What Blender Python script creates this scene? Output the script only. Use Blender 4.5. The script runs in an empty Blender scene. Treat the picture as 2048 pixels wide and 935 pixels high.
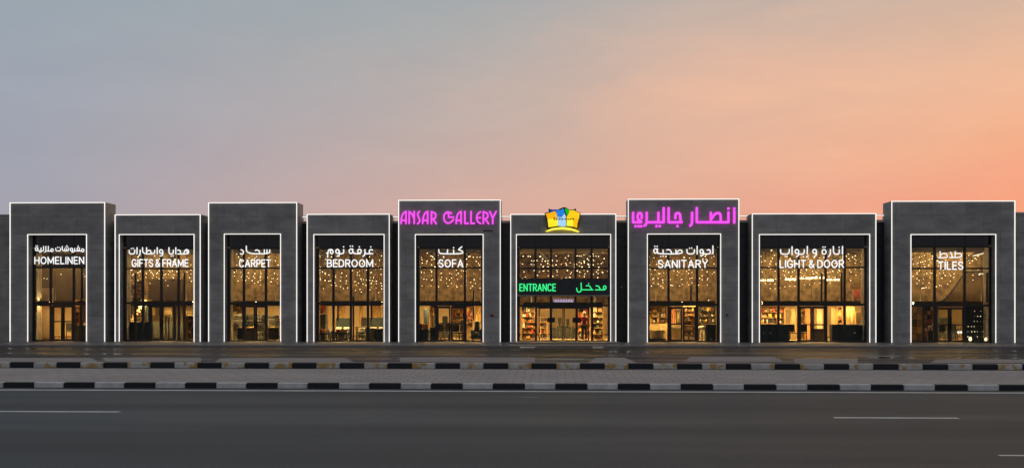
import bpy, math, random
from mathutils import Vector
random.seed(7)
S = bpy.context.scene
C = S.collection
PI = math.pi

# ------------------------------------------------------------------ camera
F = 2100.0            # focal length in pixels of a 2048 wide picture
HZ = 596.0            # row of the horizon
CH = 2.94             # camera height
TH = math.radians(2.0)
cam = bpy.data.cameras.new('camera')
cam.sensor_width = 36.0
cam.lens = F / 2048 * 36
cam.shift_y = (HZ - 467.5) / 2048
cam.clip_start = 0.1
cam.clip_end = 5000
co = bpy.data.objects.new('camera', cam)
C.objects.link(co)
co.location = (0, 0, CH)
co.rotation_euler = (PI / 2, 0, TH)
S.camera = co

# ------------------------------------------------------------------ world
W = bpy.data.worlds.new('World')
S.world = W
W.use_nodes = True
nt = W.node_tree
for n in list(nt.nodes):
    nt.nodes.remove(n)


def nd(t, kind, **kw):
    n = t.nodes.new(kind)
    for k, v in kw.items():
        setattr(n, k, v)
    return n


def lin(r, g, b):
    def f(c):
        c /= 255.0
        return c / 12.92 if c <= 0.04045 else ((c + 0.055) / 1.055) ** 2.4
    return (f(r), f(g), f(b), 1)


def ramp(t, stops, inp, interp='EASE'):
    n = nd(t, 'ShaderNodeValToRGB')
    cr = n.color_ramp
    cr.interpolation = interp
    while len(cr.elements) < len(stops):
        cr.elements.new(0.5)
    for e, (p, c) in zip(cr.elements, stops):
        e.position = p
        e.color = c
    t.links.new(inp, n.inputs[0])
    return n.outputs[0]


def mathn(t, op, a, b=None, c=None, clamp=False):
    n = nd(t, 'ShaderNodeMath', operation=op)
    n.use_clamp = clamp
    for i, v in enumerate((a, b, c)):
        if v is None:
            continue
        if isinstance(v, (int, float)):
            n.inputs[i].default_value = v
        else:
            t.links.new(v, n.inputs[i])
    return n.outputs[0]


def mixc(t, fac, a, b, mode='MIX'):
    n = nd(t, 'ShaderNodeMix', data_type='RGBA', blend_type=mode)
    for i, v in ((0, fac), (6, a), (7, b)):
        if isinstance(v, (int, float)):
            n.inputs[i].default_value = v
        elif isinstance(v, tuple):
            n.inputs[i].default_value = v
        else:
            t.links.new(v, n.inputs[i])
    return n.outputs[2]


tc = nd(nt, 'ShaderNodeTexCoord')
sep = nd(nt, 'ShaderNodeSeparateXYZ')
nt.links.new(tc.outputs['Generated'], sep.inputs[0])
elev = sep.outputs[2]
az = sep.outputs[0]
# soft cloud noise, stretched sideways
mp = nd(nt, 'ShaderNodeMapping')
mp.inputs['Scale'].default_value = (3.2, 3.2, 11)
nt.links.new(tc.outputs['Generated'], mp.inputs[0])
nz = nd(nt, 'ShaderNodeTexNoise')
nz.inputs['Scale'].default_value = 1.6
nz.inputs['Detail'].default_value = 6
nz.inputs['Roughness'].default_value = 0.55
nz.inputs['Distortion'].default_value = 0.5
nt.links.new(mp.outputs[0], nz.inputs['Vector'])
wob = mathn(nt, 'MULTIPLY_ADD', nz.outputs['Fac'], 0.10, -0.05)
e2 = mathn(nt, 'MULTIPLY_ADD', nz.outputs['Fac'], 0.05, -0.025)
ee = mathn(nt, 'MULTIPLY', mathn(nt, 'ADD', elev, e2), 1 / 0.30, clamp=True)     # 0..1 for 0..17 deg
aa = mathn(nt, 'MULTIPLY_ADD', mathn(nt, 'ADD', az, wob), 1 / 0.90, 0.5, clamp=True)
SKY_L = [(0.0, lin(166, 156, 164)), (0.30, lin(158, 158, 170)), (0.6, lin(155, 161, 173)), (0.92, lin(147, 160, 169)), (1.0, lin(142, 156, 167))]
SKY_M = [(0.0, lin(222, 164, 142)), (0.28, lin(214, 168, 152)), (0.55, lin(189, 170, 162)), (0.85, lin(166, 168, 168)), (1.0, lin(156, 164, 170))]
SKY_R = [(0.0, lin(240, 140, 110)), (0.30, lin(238, 150, 119)), (0.45, lin(240, 168, 129)), (0.65, lin(231, 179, 146)), (0.9, lin(198, 174, 156)), (1.0, lin(182, 171, 158))]
cl = ramp(nt, SKY_L, ee, 'LINEAR')
cm = ramp(nt, SKY_M, ee, 'LINEAR')
cr_ = ramp(nt, SKY_R, ee, 'LINEAR')
f1 = mathn(nt, 'MULTIPLY', aa, 2.0, clamp=True)
f2 = mathn(nt, 'MULTIPLY_ADD', aa, 2.0, -1.0, clamp=True)
front = mixc(nt, f2, mixc(nt, f1, cl, cm), cr_)
# thin lit cloud streaks on the sunset side
st = nd(nt, 'ShaderNodeTexNoise')
st.inputs['Scale'].default_value = 3.0
st.inputs['Detail'].default_value = 8
st.inputs['Roughness'].default_value = 0.6
nt.links.new(mp.outputs[0], st.inputs['Vector'])
sm = nd(nt, 'ShaderNodeMapRange')
sm.inputs['From Min'].default_value = 0.52
sm.inputs['From Max'].default_value = 0.78
nt.links.new(st.outputs['Fac'], sm.inputs['Value'])
cf = mathn(nt, 'MULTIPLY', sm.outputs[0], mathn(nt, 'MULTIPLY', aa, 0.20))
front = mixc(nt, cf, front, lin(248, 188, 142))
dx = mathn(nt, 'POWER', mathn(nt, 'MULTIPLY_ADD', az, 1 / 0.20, -0.20 / 0.20), 2.0)
dz = mathn(nt, 'POWER', mathn(nt, 'MULTIPLY_ADD', elev, 1 / 0.085, -0.185 / 0.085), 2.0)
gf = mathn(nt, 'EXPONENT', mathn(nt, 'MULTIPLY', mathn(nt, 'ADD', dx, dz), -1.0))
gf = mathn(nt, 'MULTIPLY', gf, mathn(nt, 'MULTIPLY_ADD', nz.outputs['Fac'], 1.5, -0.18))
front = mixc(nt, mathn(nt, 'MULTIPLY', gf, 0.75, clamp=True), front, lin(242, 184, 151))
# faint hazy mottling of thin high cloud
hz_ = nd(nt, 'ShaderNodeTexNoise')
hz_.inputs['Scale'].default_value = 2.4
hz_.inputs['Detail'].default_value = 9
hz_.inputs['Roughness'].default_value = 0.62
hz_.inputs['Distortion'].default_value = 0.8
nt.links.new(mp.outputs[0], hz_.inputs['Vector'])
front = mixc(nt, 1.0, front, ramp(nt, [(0.25, (0.965, 0.968, 0.972, 1)), (0.75, (1.035, 1.03, 1.026, 1))], hz_.outputs['Fac'], 'LINEAR'), 'MULTIPLY')
# the eastern half of the dusk sky, behind the viewer, is dimmer and bluer
back = ramp(nt, [(0.0, lin(158, 148, 148)), (0.4, lin(150, 150, 156)), (1.0, lin(138, 144, 154))], ee, 'LINEAR')
bf = nd(nt, 'ShaderNodeMapRange')
bf.interpolation_type = 'SMOOTHSTEP'
bf.inputs['From Min'].default_value = 0.45
bf.inputs['From Max'].default_value = -0.35
nt.links.new(sep.outputs[1], bf.inputs['Value'])
sky = mixc(nt, bf.outputs[0], front, back)
ns = nd(nt, 'ShaderNodeTexSky', sky_type='NISHITA')
ns.sun_disc = False
ns.sun_elevation = math.radians(3)
ns.sun_rotation = math.radians(38)
bg = nd(nt, 'ShaderNodeBackground')
bg.inputs['Strength'].default_value = 1.06
nt.links.new(sky, bg.inputs['Color'])
bg2 = nd(nt, 'ShaderNodeBackground')
bg2.inputs['Strength'].default_value = 0.05
nt.links.new(ns.outputs[0], bg2.inputs['Color'])
ad = nd(nt, 'ShaderNodeAddShader')
nt.links.new(bg.outputs[0], ad.inputs[0])
nt.links.new(bg2.outputs[0], ad.inputs[1])
wo = nd(nt, 'ShaderNodeOutputWorld')
nt.links.new(bg.outputs[0], wo.inputs['Surface'])
nt.nodes.remove(ad)
# the physical sky tints the dusk gradient slightly
tint = mixc(nt, 0.003, sky, ns.outputs[0])
nt.links.new(tint, bg.inputs['Color'])
nt.nodes.remove(bg2)

sl = bpy.data.lights.new('sun', 'SUN')
sl.energy = 0.12
sl.angle = math.radians(12)
sl.color = (1, 0.62, 0.4)
so = bpy.data.objects.new('sun', sl)
C.objects.link(so)
so.rotation_euler = (math.radians(90 - 3), 0, math.radians(180 - 38))

S.view_settings.view_transform = 'Standard'
S.view_settings.look = 'None'
S.view_settings.exposure = 0
S.view_settings.gamma = 1
S.view_settings.use_curve_mapping = False
S.render.engine = 'CYCLES'
S.cycles.use_denoising = True
S.cycles.max_bounces = 8
S.cycles.transparent_max_bounces = 12
S.cycles.sample_clamp_indirect = 6
S.render.film_transparent = False

# ------------------------------------------------------------------ geometry helpers
cT, sT = math.cos(TH), math.sin(TH)


def P(u, v, Y):
    """Where the sight line through picture point (u, v) meets the plane y = Y."""
    a = (u - 1024) / F
    t = Y / (cT + a * sT)
    return (t * (-sT + a * cT), CH + t * (HZ - v) / F)


def PX(u, Y):
    return P(u, HZ, Y)[0]


YF = 59.4             # front face of the shop fronts
YG = YF + 0.57        # glass
YB = YF + 1.3         # recessed facade of the long building
ZF = 0.45             # shop floor and walkway
ZL = 0.33             # parking lot
ZP = 0.15             # pavement


class MB:
    def __init__(s):
        s.v, s.f, s.m, s.sm = [], [], [], []

    def add(s, vs, fs, mi=0, smooth=False):
        b = len(s.v)
        s.v += [tuple(p) for p in vs]
        for f in fs:
            s.f.append(tuple(i + b for i in f))
            s.m.append(mi)
            s.sm.append(smooth)
        return s

    def box(s, x0, x1, y0, y1, z0, z1, mi=0):
        vs = [(x0, y0, z0), (x1, y0, z0), (x1, y1, z0), (x0, y1, z0), (x0, y0, z1), (x1, y0, z1), (x1, y1, z1), (x0, y1, z1)]
        return s.add(vs, [(0, 3, 2, 1), (4, 5, 6, 7), (0, 1, 5, 4), (1, 2, 6, 5), (2, 3, 7, 6), (3, 0, 4, 7)], mi)

    def cbox(s, x0, x1, y0, y1, z0, z1, c=0.02, mi=0):
        """box with all edges chamfered"""
        vs, fs = [], []
        lo, hi = (x0, y0, z0), (x1, y1, z1)
        idx = {}
        for ax in range(3):
            for side in (0, 1):
                o = [k for k in range(3) if k != ax]
                ring = []
                for (p, q) in ((0, 0), (1, 0), (1, 1), (0, 1)):
                    pt = [0, 0, 0]
                    pt[ax] = hi[ax] if side else lo[ax]
                    pt[o[0]] = hi[o[0]] - c if p else lo[o[0]] + c
                    pt[o[1]] = hi[o[1]] - c if q else lo[o[1]] + c
                    key = [0, 0, 0]
                    key[ax], key[o[0]], key[o[1]] = side, p, q
                    idx[(ax, tuple(key))] = len(vs)
                    ring.append(len(vs))
                    vs.append(tuple(pt))
                flip = (ax == 1) ^ (side == 0)
                fs.append(tuple(reversed(ring)) if flip else tuple(ring))
        for ax in range(3):
            o = [k for k in range(3) if k != ax]
            for p in (0, 1):
                for q in (0, 1):
                    k0, k1 = [0, 0, 0], [0, 0, 0]
                    k0[ax], k1[ax] = 0, 1
                    k0[o[0]] = k1[o[0]] = p
                    k0[o[1]] = k1[o[1]] = q
                    fs.append((idx[(o[0], tuple(k0))], idx[(o[0], tuple(k1))], idx[(o[1], tuple(k1))], idx[(o[1], tuple(k0))]))
        for p in (0, 1):
            for q in (0, 1):
                for r in (0, 1):
                    fs.append(tuple(idx[(ax, (p, q, r))] for ax in range(3)))
        return s.add(vs, fs, mi)

    def tube(s, pts, r, n=8, mi=0, flat=1.0, caps=True):
        """tube along a polyline; flat squashes it along y"""
        pts = [Vector(p) for p in pts]
        for a, b in zip(pts, pts[1:]):
            d = (b - a)
            if d.length < 1e-6:
                continue
            d.normalize()
            up = Vector((0, 1, 0)) if abs(d.y) < 0.9 else Vector((1, 0, 0))
            e1 = d.cross(up).normalized()
            e2 = d.cross(e1).normalized()
            vs = []
            for q in (a, b):
                for k in range(n):
                    w = 2 * PI * k / n
                    o = e1 * math.cos(w) * r + e2 * math.sin(w) * r
                    o.y *= flat
                    vs.append(q + o)
            fs = [(k, (k + 1) % n, n + (k + 1) % n, n + k) for k in range(n)]
            if caps:
                fs += [tuple(range(n - 1, -1, -1)), tuple(range(n, 2 * n))]
            s.add(vs, fs, mi, True)
        return s

    def ball(s, c, rx, ry=None, rz=None, n=8, m=5, mi=0):
        ry = rx if ry is None else ry
        rz = rx if rz is None else rz
        vs = [(c[0], c[1], c[2] + rz)]
        for j in range(1, m):
            t = PI * j / m
            for k in range(n):
                w = 2 * PI * k / n
                vs.append((c[0] + rx * math.sin(t) * math.cos(w), c[1] + ry * math.sin(t) * math.sin(w), c[2] + rz * math.cos(t)))
        vs.append((c[0], c[1], c[2] - rz))
        fs = [(0, 1 + k, 1 + (k + 1) % n) for k in range(n)]
        for j in range(m - 2):
            for k in range(n):
                a, b = 1 + j * n + k, 1 + j * n + (k + 1) % n
                fs.append((a, a + n, b + n, b))
        L = len(vs) - 1
        fs += [(L, 1 + (m - 2) * n + (k + 1) % n, 1 + (m - 2) * n + k) for k in range(n)]
        return s.add(vs, fs, mi, True)

    def prism(s, pts, y0, y1, mi=0):
        """extrude an (x, z) outline from y0 to y1"""
        n = len(pts)
        vs = [(x, y0, z) for x, z in pts] + [(x, y1, z) for x, z in pts]
        fs = [tuple(range(n)), tuple(range(2 * n - 1, n - 1, -1))]
        fs += [(k, n + k, n + (k + 1) % n, (k + 1) % n) for k in range(n)]
        return s.add(vs, fs, mi)

    def build(s, name, mats, parent=None, local=False, fix=True):
        o = Vector((0, 0, 0))
        if parent is not None and not local:
            q = parent
            while q is not None:
                o += q.location
                q = q.parent
        me = bpy.data.meshes.new(name)
        me.from_pydata([tuple(Vector(p) - o) for p in s.v], [], s.f)
        if not isinstance(mats, (list, tuple)):
            mats = [mats]
        for m in mats:
            me.materials.append(m)
        me.polygons.foreach_set('material_index', s.m)
        me.polygons.foreach_set('use_smooth', s.sm)
        if fix:
            import bmesh
            bm = bmesh.new()
            bm.from_mesh(me)
            bmesh.ops.recalc_face_normals(bm, faces=bm.faces)
            bm.to_mesh(me)
            bm.free()
        me.update()
        ob = bpy.data.objects.new(name, me)
        C.objects.link(ob)
        if parent is not None:
            ob.parent = parent
        return ob


def thing(name, label, cat, loc, group=None, rz=0):
    o = bpy.data.objects.new(name, None)
    o.empty_display_size = 0.2
    C.objects.link(o)
    o.location = loc
    o.rotation_euler = (0, 0, rz)
    return tag(o, label, cat, group)


def tag(o, label, cat=None, group=None, kind=None):
    if label:
        o['label'] = label
    if cat:
        o['category'] = cat
    if group:
        o['group'] = group
    if kind:
        o['kind'] = kind
    return o


# ------------------------------------------------------------------ materials
MATS = {}


def mat(name, col, rough=0.6, var=0.15, scale=3.0, metal=0.0, emit=None, estr=0.0, bump=0.0, spec=0.5):
    if name in MATS:
        return MATS[name]
    m = bpy.data.materials.new(name)
    m.use_nodes = True
    t = m.node_tree
    b = t.nodes['Principled BSDF']
    b.inputs['Roughness'].default_value = rough
    b.inputs['Metallic'].default_value = metal
    b.inputs['Specular IOR Level'].default_value = spec
    c = tuple(col[:3]) + (1,)
    if var > 0:
        x = nd(t, 'ShaderNodeTexCoord')
        n = nd(t, 'ShaderNodeTexNoise')
        n.inputs['Scale'].default_value = scale
        n.inputs['Detail'].default_value = 6
        t.links.new(x.outputs['Object'], n.inputs['Vector'])
        lo = tuple(k * (1 - var) for k in c[:3]) + (1,)
        hi = tuple(min(1, k * (1 + var)) for k in c[:3]) + (1,)
        o = ramp(t, [(0.3, lo), (0.7, hi)], n.outputs['Fac'], 'LINEAR')
        t.links.new(o, b.inputs['Base Color'])
        if bump > 0:
            bp = nd(t, 'ShaderNodeBump')
            bp.inputs['Strength'].default_value = bump
            bp.inputs['Distance'].default_value = 0.02
            t.links.new(n.outputs['Fac'], bp.inputs['Height'])
            t.links.new(bp.outputs[0], b.inputs['Normal'])
    else:
        b.inputs['Base Color'].default_value = c
    if emit:
        b.inputs['Emission Color'].default_value = tuple(emit[:3]) + (1,)
        b.inputs['Emission Strength'].default_value = estr
    MATS[name] = m
    return m


def glow(name, col, s):
    """a lamp or lit sign face: white plastic that gives off light"""
    if name in MATS:
        return MATS[name]
    m = bpy.data.materials.new(name)
    m.use_nodes = True
    t = m.node_tree
    t.nodes.remove(t.nodes['Principled BSDF'])
    e = nd(t, 'ShaderNodeEmission')
    e.inputs['Color'].default_value = tuple(col[:3]) + (1,)
    e.inputs['Strength'].default_value = s
    t.links.new(e.outputs[0], t.nodes['Material Output'].inputs['Surface'])
    MATS[name] = m
    return m


def ground_mat(name, c0, c1, rough, r2, scale, fine=60, bump=0.15, stretch=(1, 1, 1), joints=None, wet=None):
    m = bpy.data.materials.new(name)
    m.use_nodes = True
    t = m.node_tree
    b = t.nodes['Principled BSDF']
    b.inputs['Specular IOR Level'].default_value = wet if wet else 0.5
    x = nd(t, 'ShaderNodeTexCoord')
    mpn = nd(t, 'ShaderNodeMapping')
    mpn.inputs['Scale'].default_value = stretch
    t.links.new(x.outputs['Object'], mpn.inputs[0])
    n1 = nd(t, 'ShaderNodeTexNoise')
    n1.inputs['Scale'].default_value = scale
    n1.inputs['Detail'].default_value = 5
    t.links.new(mpn.outputs[0], n1.inputs['Vector'])
    n2 = nd(t, 'ShaderNodeTexNoise')
    n2.inputs['Scale'].default_value = fine
    n2.inputs['Detail'].default_value = 3
    t.links.new(x.outputs['Object'], n2.inputs['Vector'])
    a = ramp(t, [(0.3, c0), (0.7, c1)], n1.outputs['Fac'], 'LINEAR')
    g = ramp(t, [(0.3, (0.72, 0.72, 0.72, 1)), (0.7, (1.25, 1.25, 1.25, 1))], n2.outputs['Fac'], 'LINEAR')
    col = mixc(t, 1.0, a, g, 'MULTIPLY')
    if joints:
        w, h, dark = joints
        br = nd(t, 'ShaderNodeTexBrick')
        br.offset = 0.5
        br.inputs['Color1'].default_value = (1, 1, 1, 1)
        br.inputs['Color2'].default_value = (0.9, 0.9, 0.9, 1)
        br.inputs['Mortar'].default_value = (dark, dark, dark, 1)
        br.inputs['Scale'].default_value = 1
        br.inputs['Mortar Size'].default_value = 0.022
        br.inputs['Brick Width'].default_value = w
        br.inputs['Row Height'].default_value = h
        t.links.new(x.outputs['Object'], br.inputs['Vector'])
        col = mixc(t, 1.0, col, br.outputs['Color'], 'MULTIPLY')
    rr = nd(t, 'ShaderNodeMapRange')
    rr.inputs['From Min'].default_value = 0.35
    rr.inputs['From Max'].default_value = 0.65
    rr.inputs['To Min'].default_value = rough
    rr.inputs['To Max'].default_value = r2
    t.links.new(n1.outputs['Fac'], rr.inputs['Value'])
    t.links.new(rr.outputs[0], b.inputs['Roughness'])
    t.links.new(col, b.inputs['Base Color'])
    bp = nd(t, 'ShaderNodeBump')
    bp.inputs['Strength'].default_value = bump
    bp.inputs['Distance'].default_value = 0.01
    t.links.new(n2.outputs['Fac'], bp.inputs['Height'])
    t.links.new(bp.outputs[0], b.inputs['Normal'])
    return m


def facade_mat():
    """grey cement panels: faint joints, patches of wear"""
    m = bpy.data.materials.new('grey_panels')
    m.use_nodes = True
    t = m.node_tree
    b = t.nodes['Principled BSDF']
    x = nd(t, 'ShaderNodeTexCoord')
    g = nd(t, 'ShaderNodeNewGeometry')
    sp = nd(t, 'ShaderNodeSeparateXYZ')
    t.links.new(g.outputs['Position'], sp.inputs[0])
    cb = nd(t, 'ShaderNodeCombineXYZ')
    t.links.new(mathn(t, 'ADD', sp.outputs[0], sp.outputs[1]), cb.inputs[0])
    t.links.new(sp.outputs[2], cb.inputs[1])
    br = nd(t, 'ShaderNodeTexBrick')
    br.offset = 0.5
    br.inputs['Color1'].default_value = (0.335, 0.322, 0.312, 1)
    br.inputs['Color2'].default_value = (0.285, 0.274, 0.266, 1)
    br.inputs['Mortar'].default_value = (0.185, 0.178, 0.172, 1)
    br.inputs['Scale'].default_value = 1
    br.inputs['Mortar Size'].default_value = 0.012
    br.inputs['Mortar Smooth'].default_value = 0.4
    br.inputs['Brick Width'].default_value = 1.9
    br.inputs['Row Height'].default_value = 0.95
    t.links.new(cb.outputs[0], br.inputs['Vector'])
    n1 = nd(t, 'ShaderNodeTexNoise')
    n1.inputs['Scale'].default_value = 0.9
    n1.inputs['Detail'].default_value = 7
    n1.inputs['Roughness'].default_value = 0.6
    mpn = nd(t, 'ShaderNodeMapping')
    mpn.inputs['Scale'].default_value = (1, 1, 2.2)
    t.links.new(g.outputs['Position'], mpn.inputs[0])
    t.links.new(mpn.outputs[0], n1.inputs['Vector'])
    w = ramp(t, [(0.25, (0.68, 0.68, 0.68, 1)), (0.5, (0.98, 0.98, 0.98, 1)), (0.75, (1.34, 1.31, 1.26, 1))], n1.outputs['Fac'], 'LINEAR')
    # short pale scuffs lying along the panel courses
    mp2 = nd(t, 'ShaderNodeMapping')
    mp2.inputs['Scale'].default_value = (1.3, 1.3, 9)
    t.links.new(g.outputs['Position'], mp2.inputs[0])
    n2 = nd(t, 'ShaderNodeTexNoise')
    n2.inputs['Scale'].default_value = 1.0
    n2.inputs['Detail'].default_value = 4
    t.links.new(mp2.outputs[0], n2.inputs['Vector'])
    sc = ramp(t, [(0.66, (0, 0, 0, 1)), (0.76, (1, 1, 1, 1))], n2.outputs['Fac'], 'LINEAR')
    col = mixc(t, 1.0, br.outputs['Color'], w, 'MULTIPLY')
    col = mixc(t, mathn(t, 'MULTIPLY', sc, 0.35), col, (0.40, 0.385, 0.37, 1))
    t.links.new(col, b.inputs['Base Color'])
    b.inputs['Roughness'].default_value = 0.75
    return m


def glass_mat():
    m = bpy.data.materials.new('shop_glass')
    m.use_nodes = True
    t = m.node_tree
    t.nodes.remove(t.nodes['Principled BSDF'])
    tr = nd(t, 'ShaderNodeBsdfTransparent')
    tr.inputs['Color'].default_value = (0.86, 0.88, 0.86, 1)
    gl = nd(t, 'ShaderNodeBsdfGlossy')
    gl.inputs['Roughness'].default_value = 0.03
    gl.inputs['Color'].default_value = (0.8, 0.85, 0.9, 1)
    mx = nd(t, 'ShaderNodeMixShader')
    fr = nd(t, 'ShaderNodeFresnel')
    fr.inputs['IOR'].default_value = 1.35
    t.links.new(fr.outputs[0], mx.inputs[0])
    t.links.new(tr.outputs[0], mx.inputs[1])
    t.links.new(gl.outputs[0], mx.inputs[2])
    t.links.new(mx.outputs[0], t.nodes['Material Output'].inputs['Surface'])
    return m


M_FAC = facade_mat()
M_GLASS = glass_mat()
M_LED = glow('led_white', (1.0, 0.96, 0.90), 1.25)
M_FRAME = mat('black_aluminium', (0.006, 0.006, 0.007), 0.4, 0.1)
M_CLAD = mat('blue_black_cladding', (0.013, 0.018, 0.024), 0.32, 0.2, 0.6)
M_SPAN = mat('dark_spandrel_glass', (0.007, 0.011, 0.017), 0.22, 0.2, 0.5)
M_COPE = mat('pale_coping', (0.62, 0.54, 0.49), 0.6)
M_ROOF = mat('grey_roof', (0.18, 0.17, 0.16), 0.9)
M_WHITE = glow('letter_white', (1, 1, 1), 1.0)
M_GREEN = glow('letter_green', (0.05, 0.95, 0.28), 1.0)
M_PINK = glow('letter_magenta', (0.93, 0.09, 0.88), 1.08)
M_WARM = glow('lamp_warm', (1.0, 0.74, 0.40), 7.0)
M_TINY = glow('tiny_bulb', (1.0, 0.68, 0.34), 4.0)
M_STRIP = glow('added_wash_light', (1.0, 0.61, 0.20), 150.0)  # for the added interior lamps that brighten the displays
M_UP = glow('added_uplight', (1.0, 0.64, 0.24), 44.0)  # added upward glow for the upper walls and ceiling
M_STRIP_DIM = glow('added_wash_light_dim', (1, .6, .22), 75.0)  # weaker version for some of the added lamps
M_DARK = mat('charcoal_lacquer', (0.012, 0.016, 0.018), 0.5, 0.2)
M_TEAL = mat('dark_teal_laminate', (0.020, 0.032, 0.036), 0.4, 0.15)
M_BLACKF = mat('black_fabric', (0.018, 0.018, 0.018), 0.9, 0.3, 8)
M_GREYF = mat('grey_fabric', (0.05, 0.052, 0.05), 0.9, 0.3, 8)
M_RED = mat('red_fabric', (0.36, 0.035, 0.02), 0.8, 0.25, 6)
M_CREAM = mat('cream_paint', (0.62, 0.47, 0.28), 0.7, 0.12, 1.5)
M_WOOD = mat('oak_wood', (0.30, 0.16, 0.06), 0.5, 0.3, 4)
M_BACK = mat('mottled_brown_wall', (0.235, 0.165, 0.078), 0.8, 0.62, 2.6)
M_BROWN = mat('brown_board', (0.092, 0.066, 0.032), 0.7, 0.2, 1.2)
M_TAN = mat('tan_board', (0.28, 0.205, 0.095), 0.7, 0.2, 1.5)
M_CER = mat('white_ceramic', (0.6, 0.55, 0.48), 0.2, 0.05)
M_BRASS = mat('brass', (0.6, 0.42, 0.16), 0.3, 0.1, 3, 1.0)
M_STEEL = mat('steel', (0.5, 0.5, 0.5), 0.35, 0.1, 3, 1.0)
M_SKIN = mat('skin', (0.42, 0.25, 0.17), 0.6, 0.1)

# ------------------------------------------------------------------ the ground, road, pavements
M_ASPH = ground_mat('asphalt', (0.022, 0.022, 0.024, 1), (0.047, 0.042, 0.041, 1), 0.50, 0.68, 0.22, 16, 0.25, (0.16, 1.5, 1), None, 0.36)
M_LOT = ground_mat('damp_asphalt', (0.020, 0.019, 0.020, 1), (0.066, 0.055, 0.051, 1), 0.22, 0.70, 0.35, 30, 0.12, (0.28, 1.5, 1), None, 0.14)
M_PAVE = ground_mat('pink_pavers', (0.33, 0.285, 0.272, 1), (0.43, 0.375, 0.355, 1), 0.8, 0.9, 0.3, 25, 0.25, (1, 1, 1), (0.6, 0.6, 0.62))
M_WALK = ground_mat('walkway_tiles', (0.16, 0.15, 0.145, 1), (0.22, 0.20, 0.19, 1), 0.35, 0.6, 0.6, 20, 0.05, (1, 1, 1), (0.6, 0.6, 0.7))
M_SAND = ground_mat('dusty_ground', (0.12, 0.10, 0.085, 1), (0.17, 0.145, 0.12, 1), 0.9, 0.95, 0.05, 8, 0.2)
M_LINE = ground_mat('road_paint', (0.56, 0.55, 0.53, 1), (0.82, 0.80, 0.78, 1), 0.7, 0.8, 1.2, 30, 0.1)
M_PATCH = ground_mat('dry_asphalt', (0.25, 0.212, 0.20, 1), (0.34, 0.295, 0.28, 1), 0.7, 0.85, 0.4, 30, 0.15, (0.3, 1, 1))

XL, XR = -75, 75


def struct(mb, name, m, parent=None):
    o = mb.build(name, m, parent)
    if parent is None:
        o['kind'] = 'structure'
    return o


def sheet(x0, x1, y0, y1, z):
    return MB().add([(x0, y0, z), (x1, y0, z), (x1, y1, z), (x0, y1, z)], [(0, 1, 2, 3)])


struct(sheet(-2500, 2500, -2500, 2500, -0.03), 'ground', M_SAND)
YK1, YK2, YW = 34.1, 41.6, 55.6
road = struct(sheet(XL, XR, -14, YK1 + 0.1, 0.0), 'road', M_ASPH)
MB().box(XL, XR, YK1 + 0.18, YK2 + 0.1, -0.03, ZP).build('pavement', M_PAVE)['kind'] = 'structure'
lot = struct(MB().box(XL, XR, YK2 + 0.28, YW + 0.05, -0.03, ZL), 'parking_lot', M_LOT)
walk = struct(MB().cbox(XL, XR, YW, YB + 0.6, -0.03, ZF - 0.004, 0.02), 'walkway', M_WALK)
# painted lines on the road
mb = sheet(XL, XR, 33.05, 33.33, 0.004)
mb.build('edge_line', M_LINE, road)


def dash(u0, u1, v, w=0.22):
    Y = CH * F / (v - HZ)
    # the dashes run with the road; find their ends on the ground
    a0, a1 = PX(u0, Y), PX(u1, Y)
    MB().add([(a0, Y - w / 2, 0.004), (a1, Y - w / 2, 0.004), (a1, Y + w / 2, 0.004), (a0, Y + w / 2, 0.004)], [(0, 1, 2, 3)]).build('lane_dash', M_LINE, road)


dash(-20, 239, 826)
dash(1668, 1917, 832)
dash(1997, 2300, 905, 0.14)
MB().add([(PX(1042, 31.2), 31.12, 0.004), (PX(1078, 31.2), 31.14, 0.004), (PX(1076, 31.2), 31.24, 0.004), (PX(1044, 31.2), 31.22, 0.004)], [(0, 1, 2, 3)]).build('lane_dash', M_PATCH, road)


# kerbs of alternately painted blocks
def kerb_paint(name, c, worn=None):
    m = bpy.data.materials.new(name)
    m.use_nodes = True
    t = m.node_tree
    b = t.nodes['Principled BSDF']
    g = nd(t, 'ShaderNodeNewGeometry')
    n = nd(t, 'ShaderNodeTexNoise')
    n.inputs['Scale'].default_value = 2.2
    n.inputs['Detail'].default_value = 8
    n.inputs['Roughness'].default_value = 0.65
    t.links.new(g.outputs['Position'], n.inputs['Vector'])
    c = tuple(c) + (1,)
    col = ramp(t, [(0.3, tuple(k * 0.7 for k in c[:3]) + (1,)), (0.7, tuple(k * 1.15 for k in c[:3]) + (1,))], n.outputs['Fac'], 'LINEAR')
    if worn:
        n2 = nd(t, 'ShaderNodeTexNoise')
        n2.inputs['Scale'].default_value = 3.3
        n2.inputs['Detail'].default_value = 5
        t.links.new(g.outputs['Position'], n2.inputs['Vector'])
        f = ramp(t, [(0.50, (0, 0, 0, 1)), (0.58, (1, 1, 1, 1))], n2.outputs['Fac'], 'LINEAR')
        col = mixc(t, f, col, tuple(worn) + (1,))
    t.links.new(col, b.inputs['Base Color'])
    b.inputs['Roughness'].default_value = 0.75
    return m


M_KW = kerb_paint('white_kerb_paint', (0.64, 0.63, 0.62))
M_KY = kerb_paint('worn_kerb_paint', (0.58, 0.56, 0.52), (0.46, 0.29, 0.10))
M_KB = kerb_paint('black_kerb_paint', (0.010, 0.014, 0.018))


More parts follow.
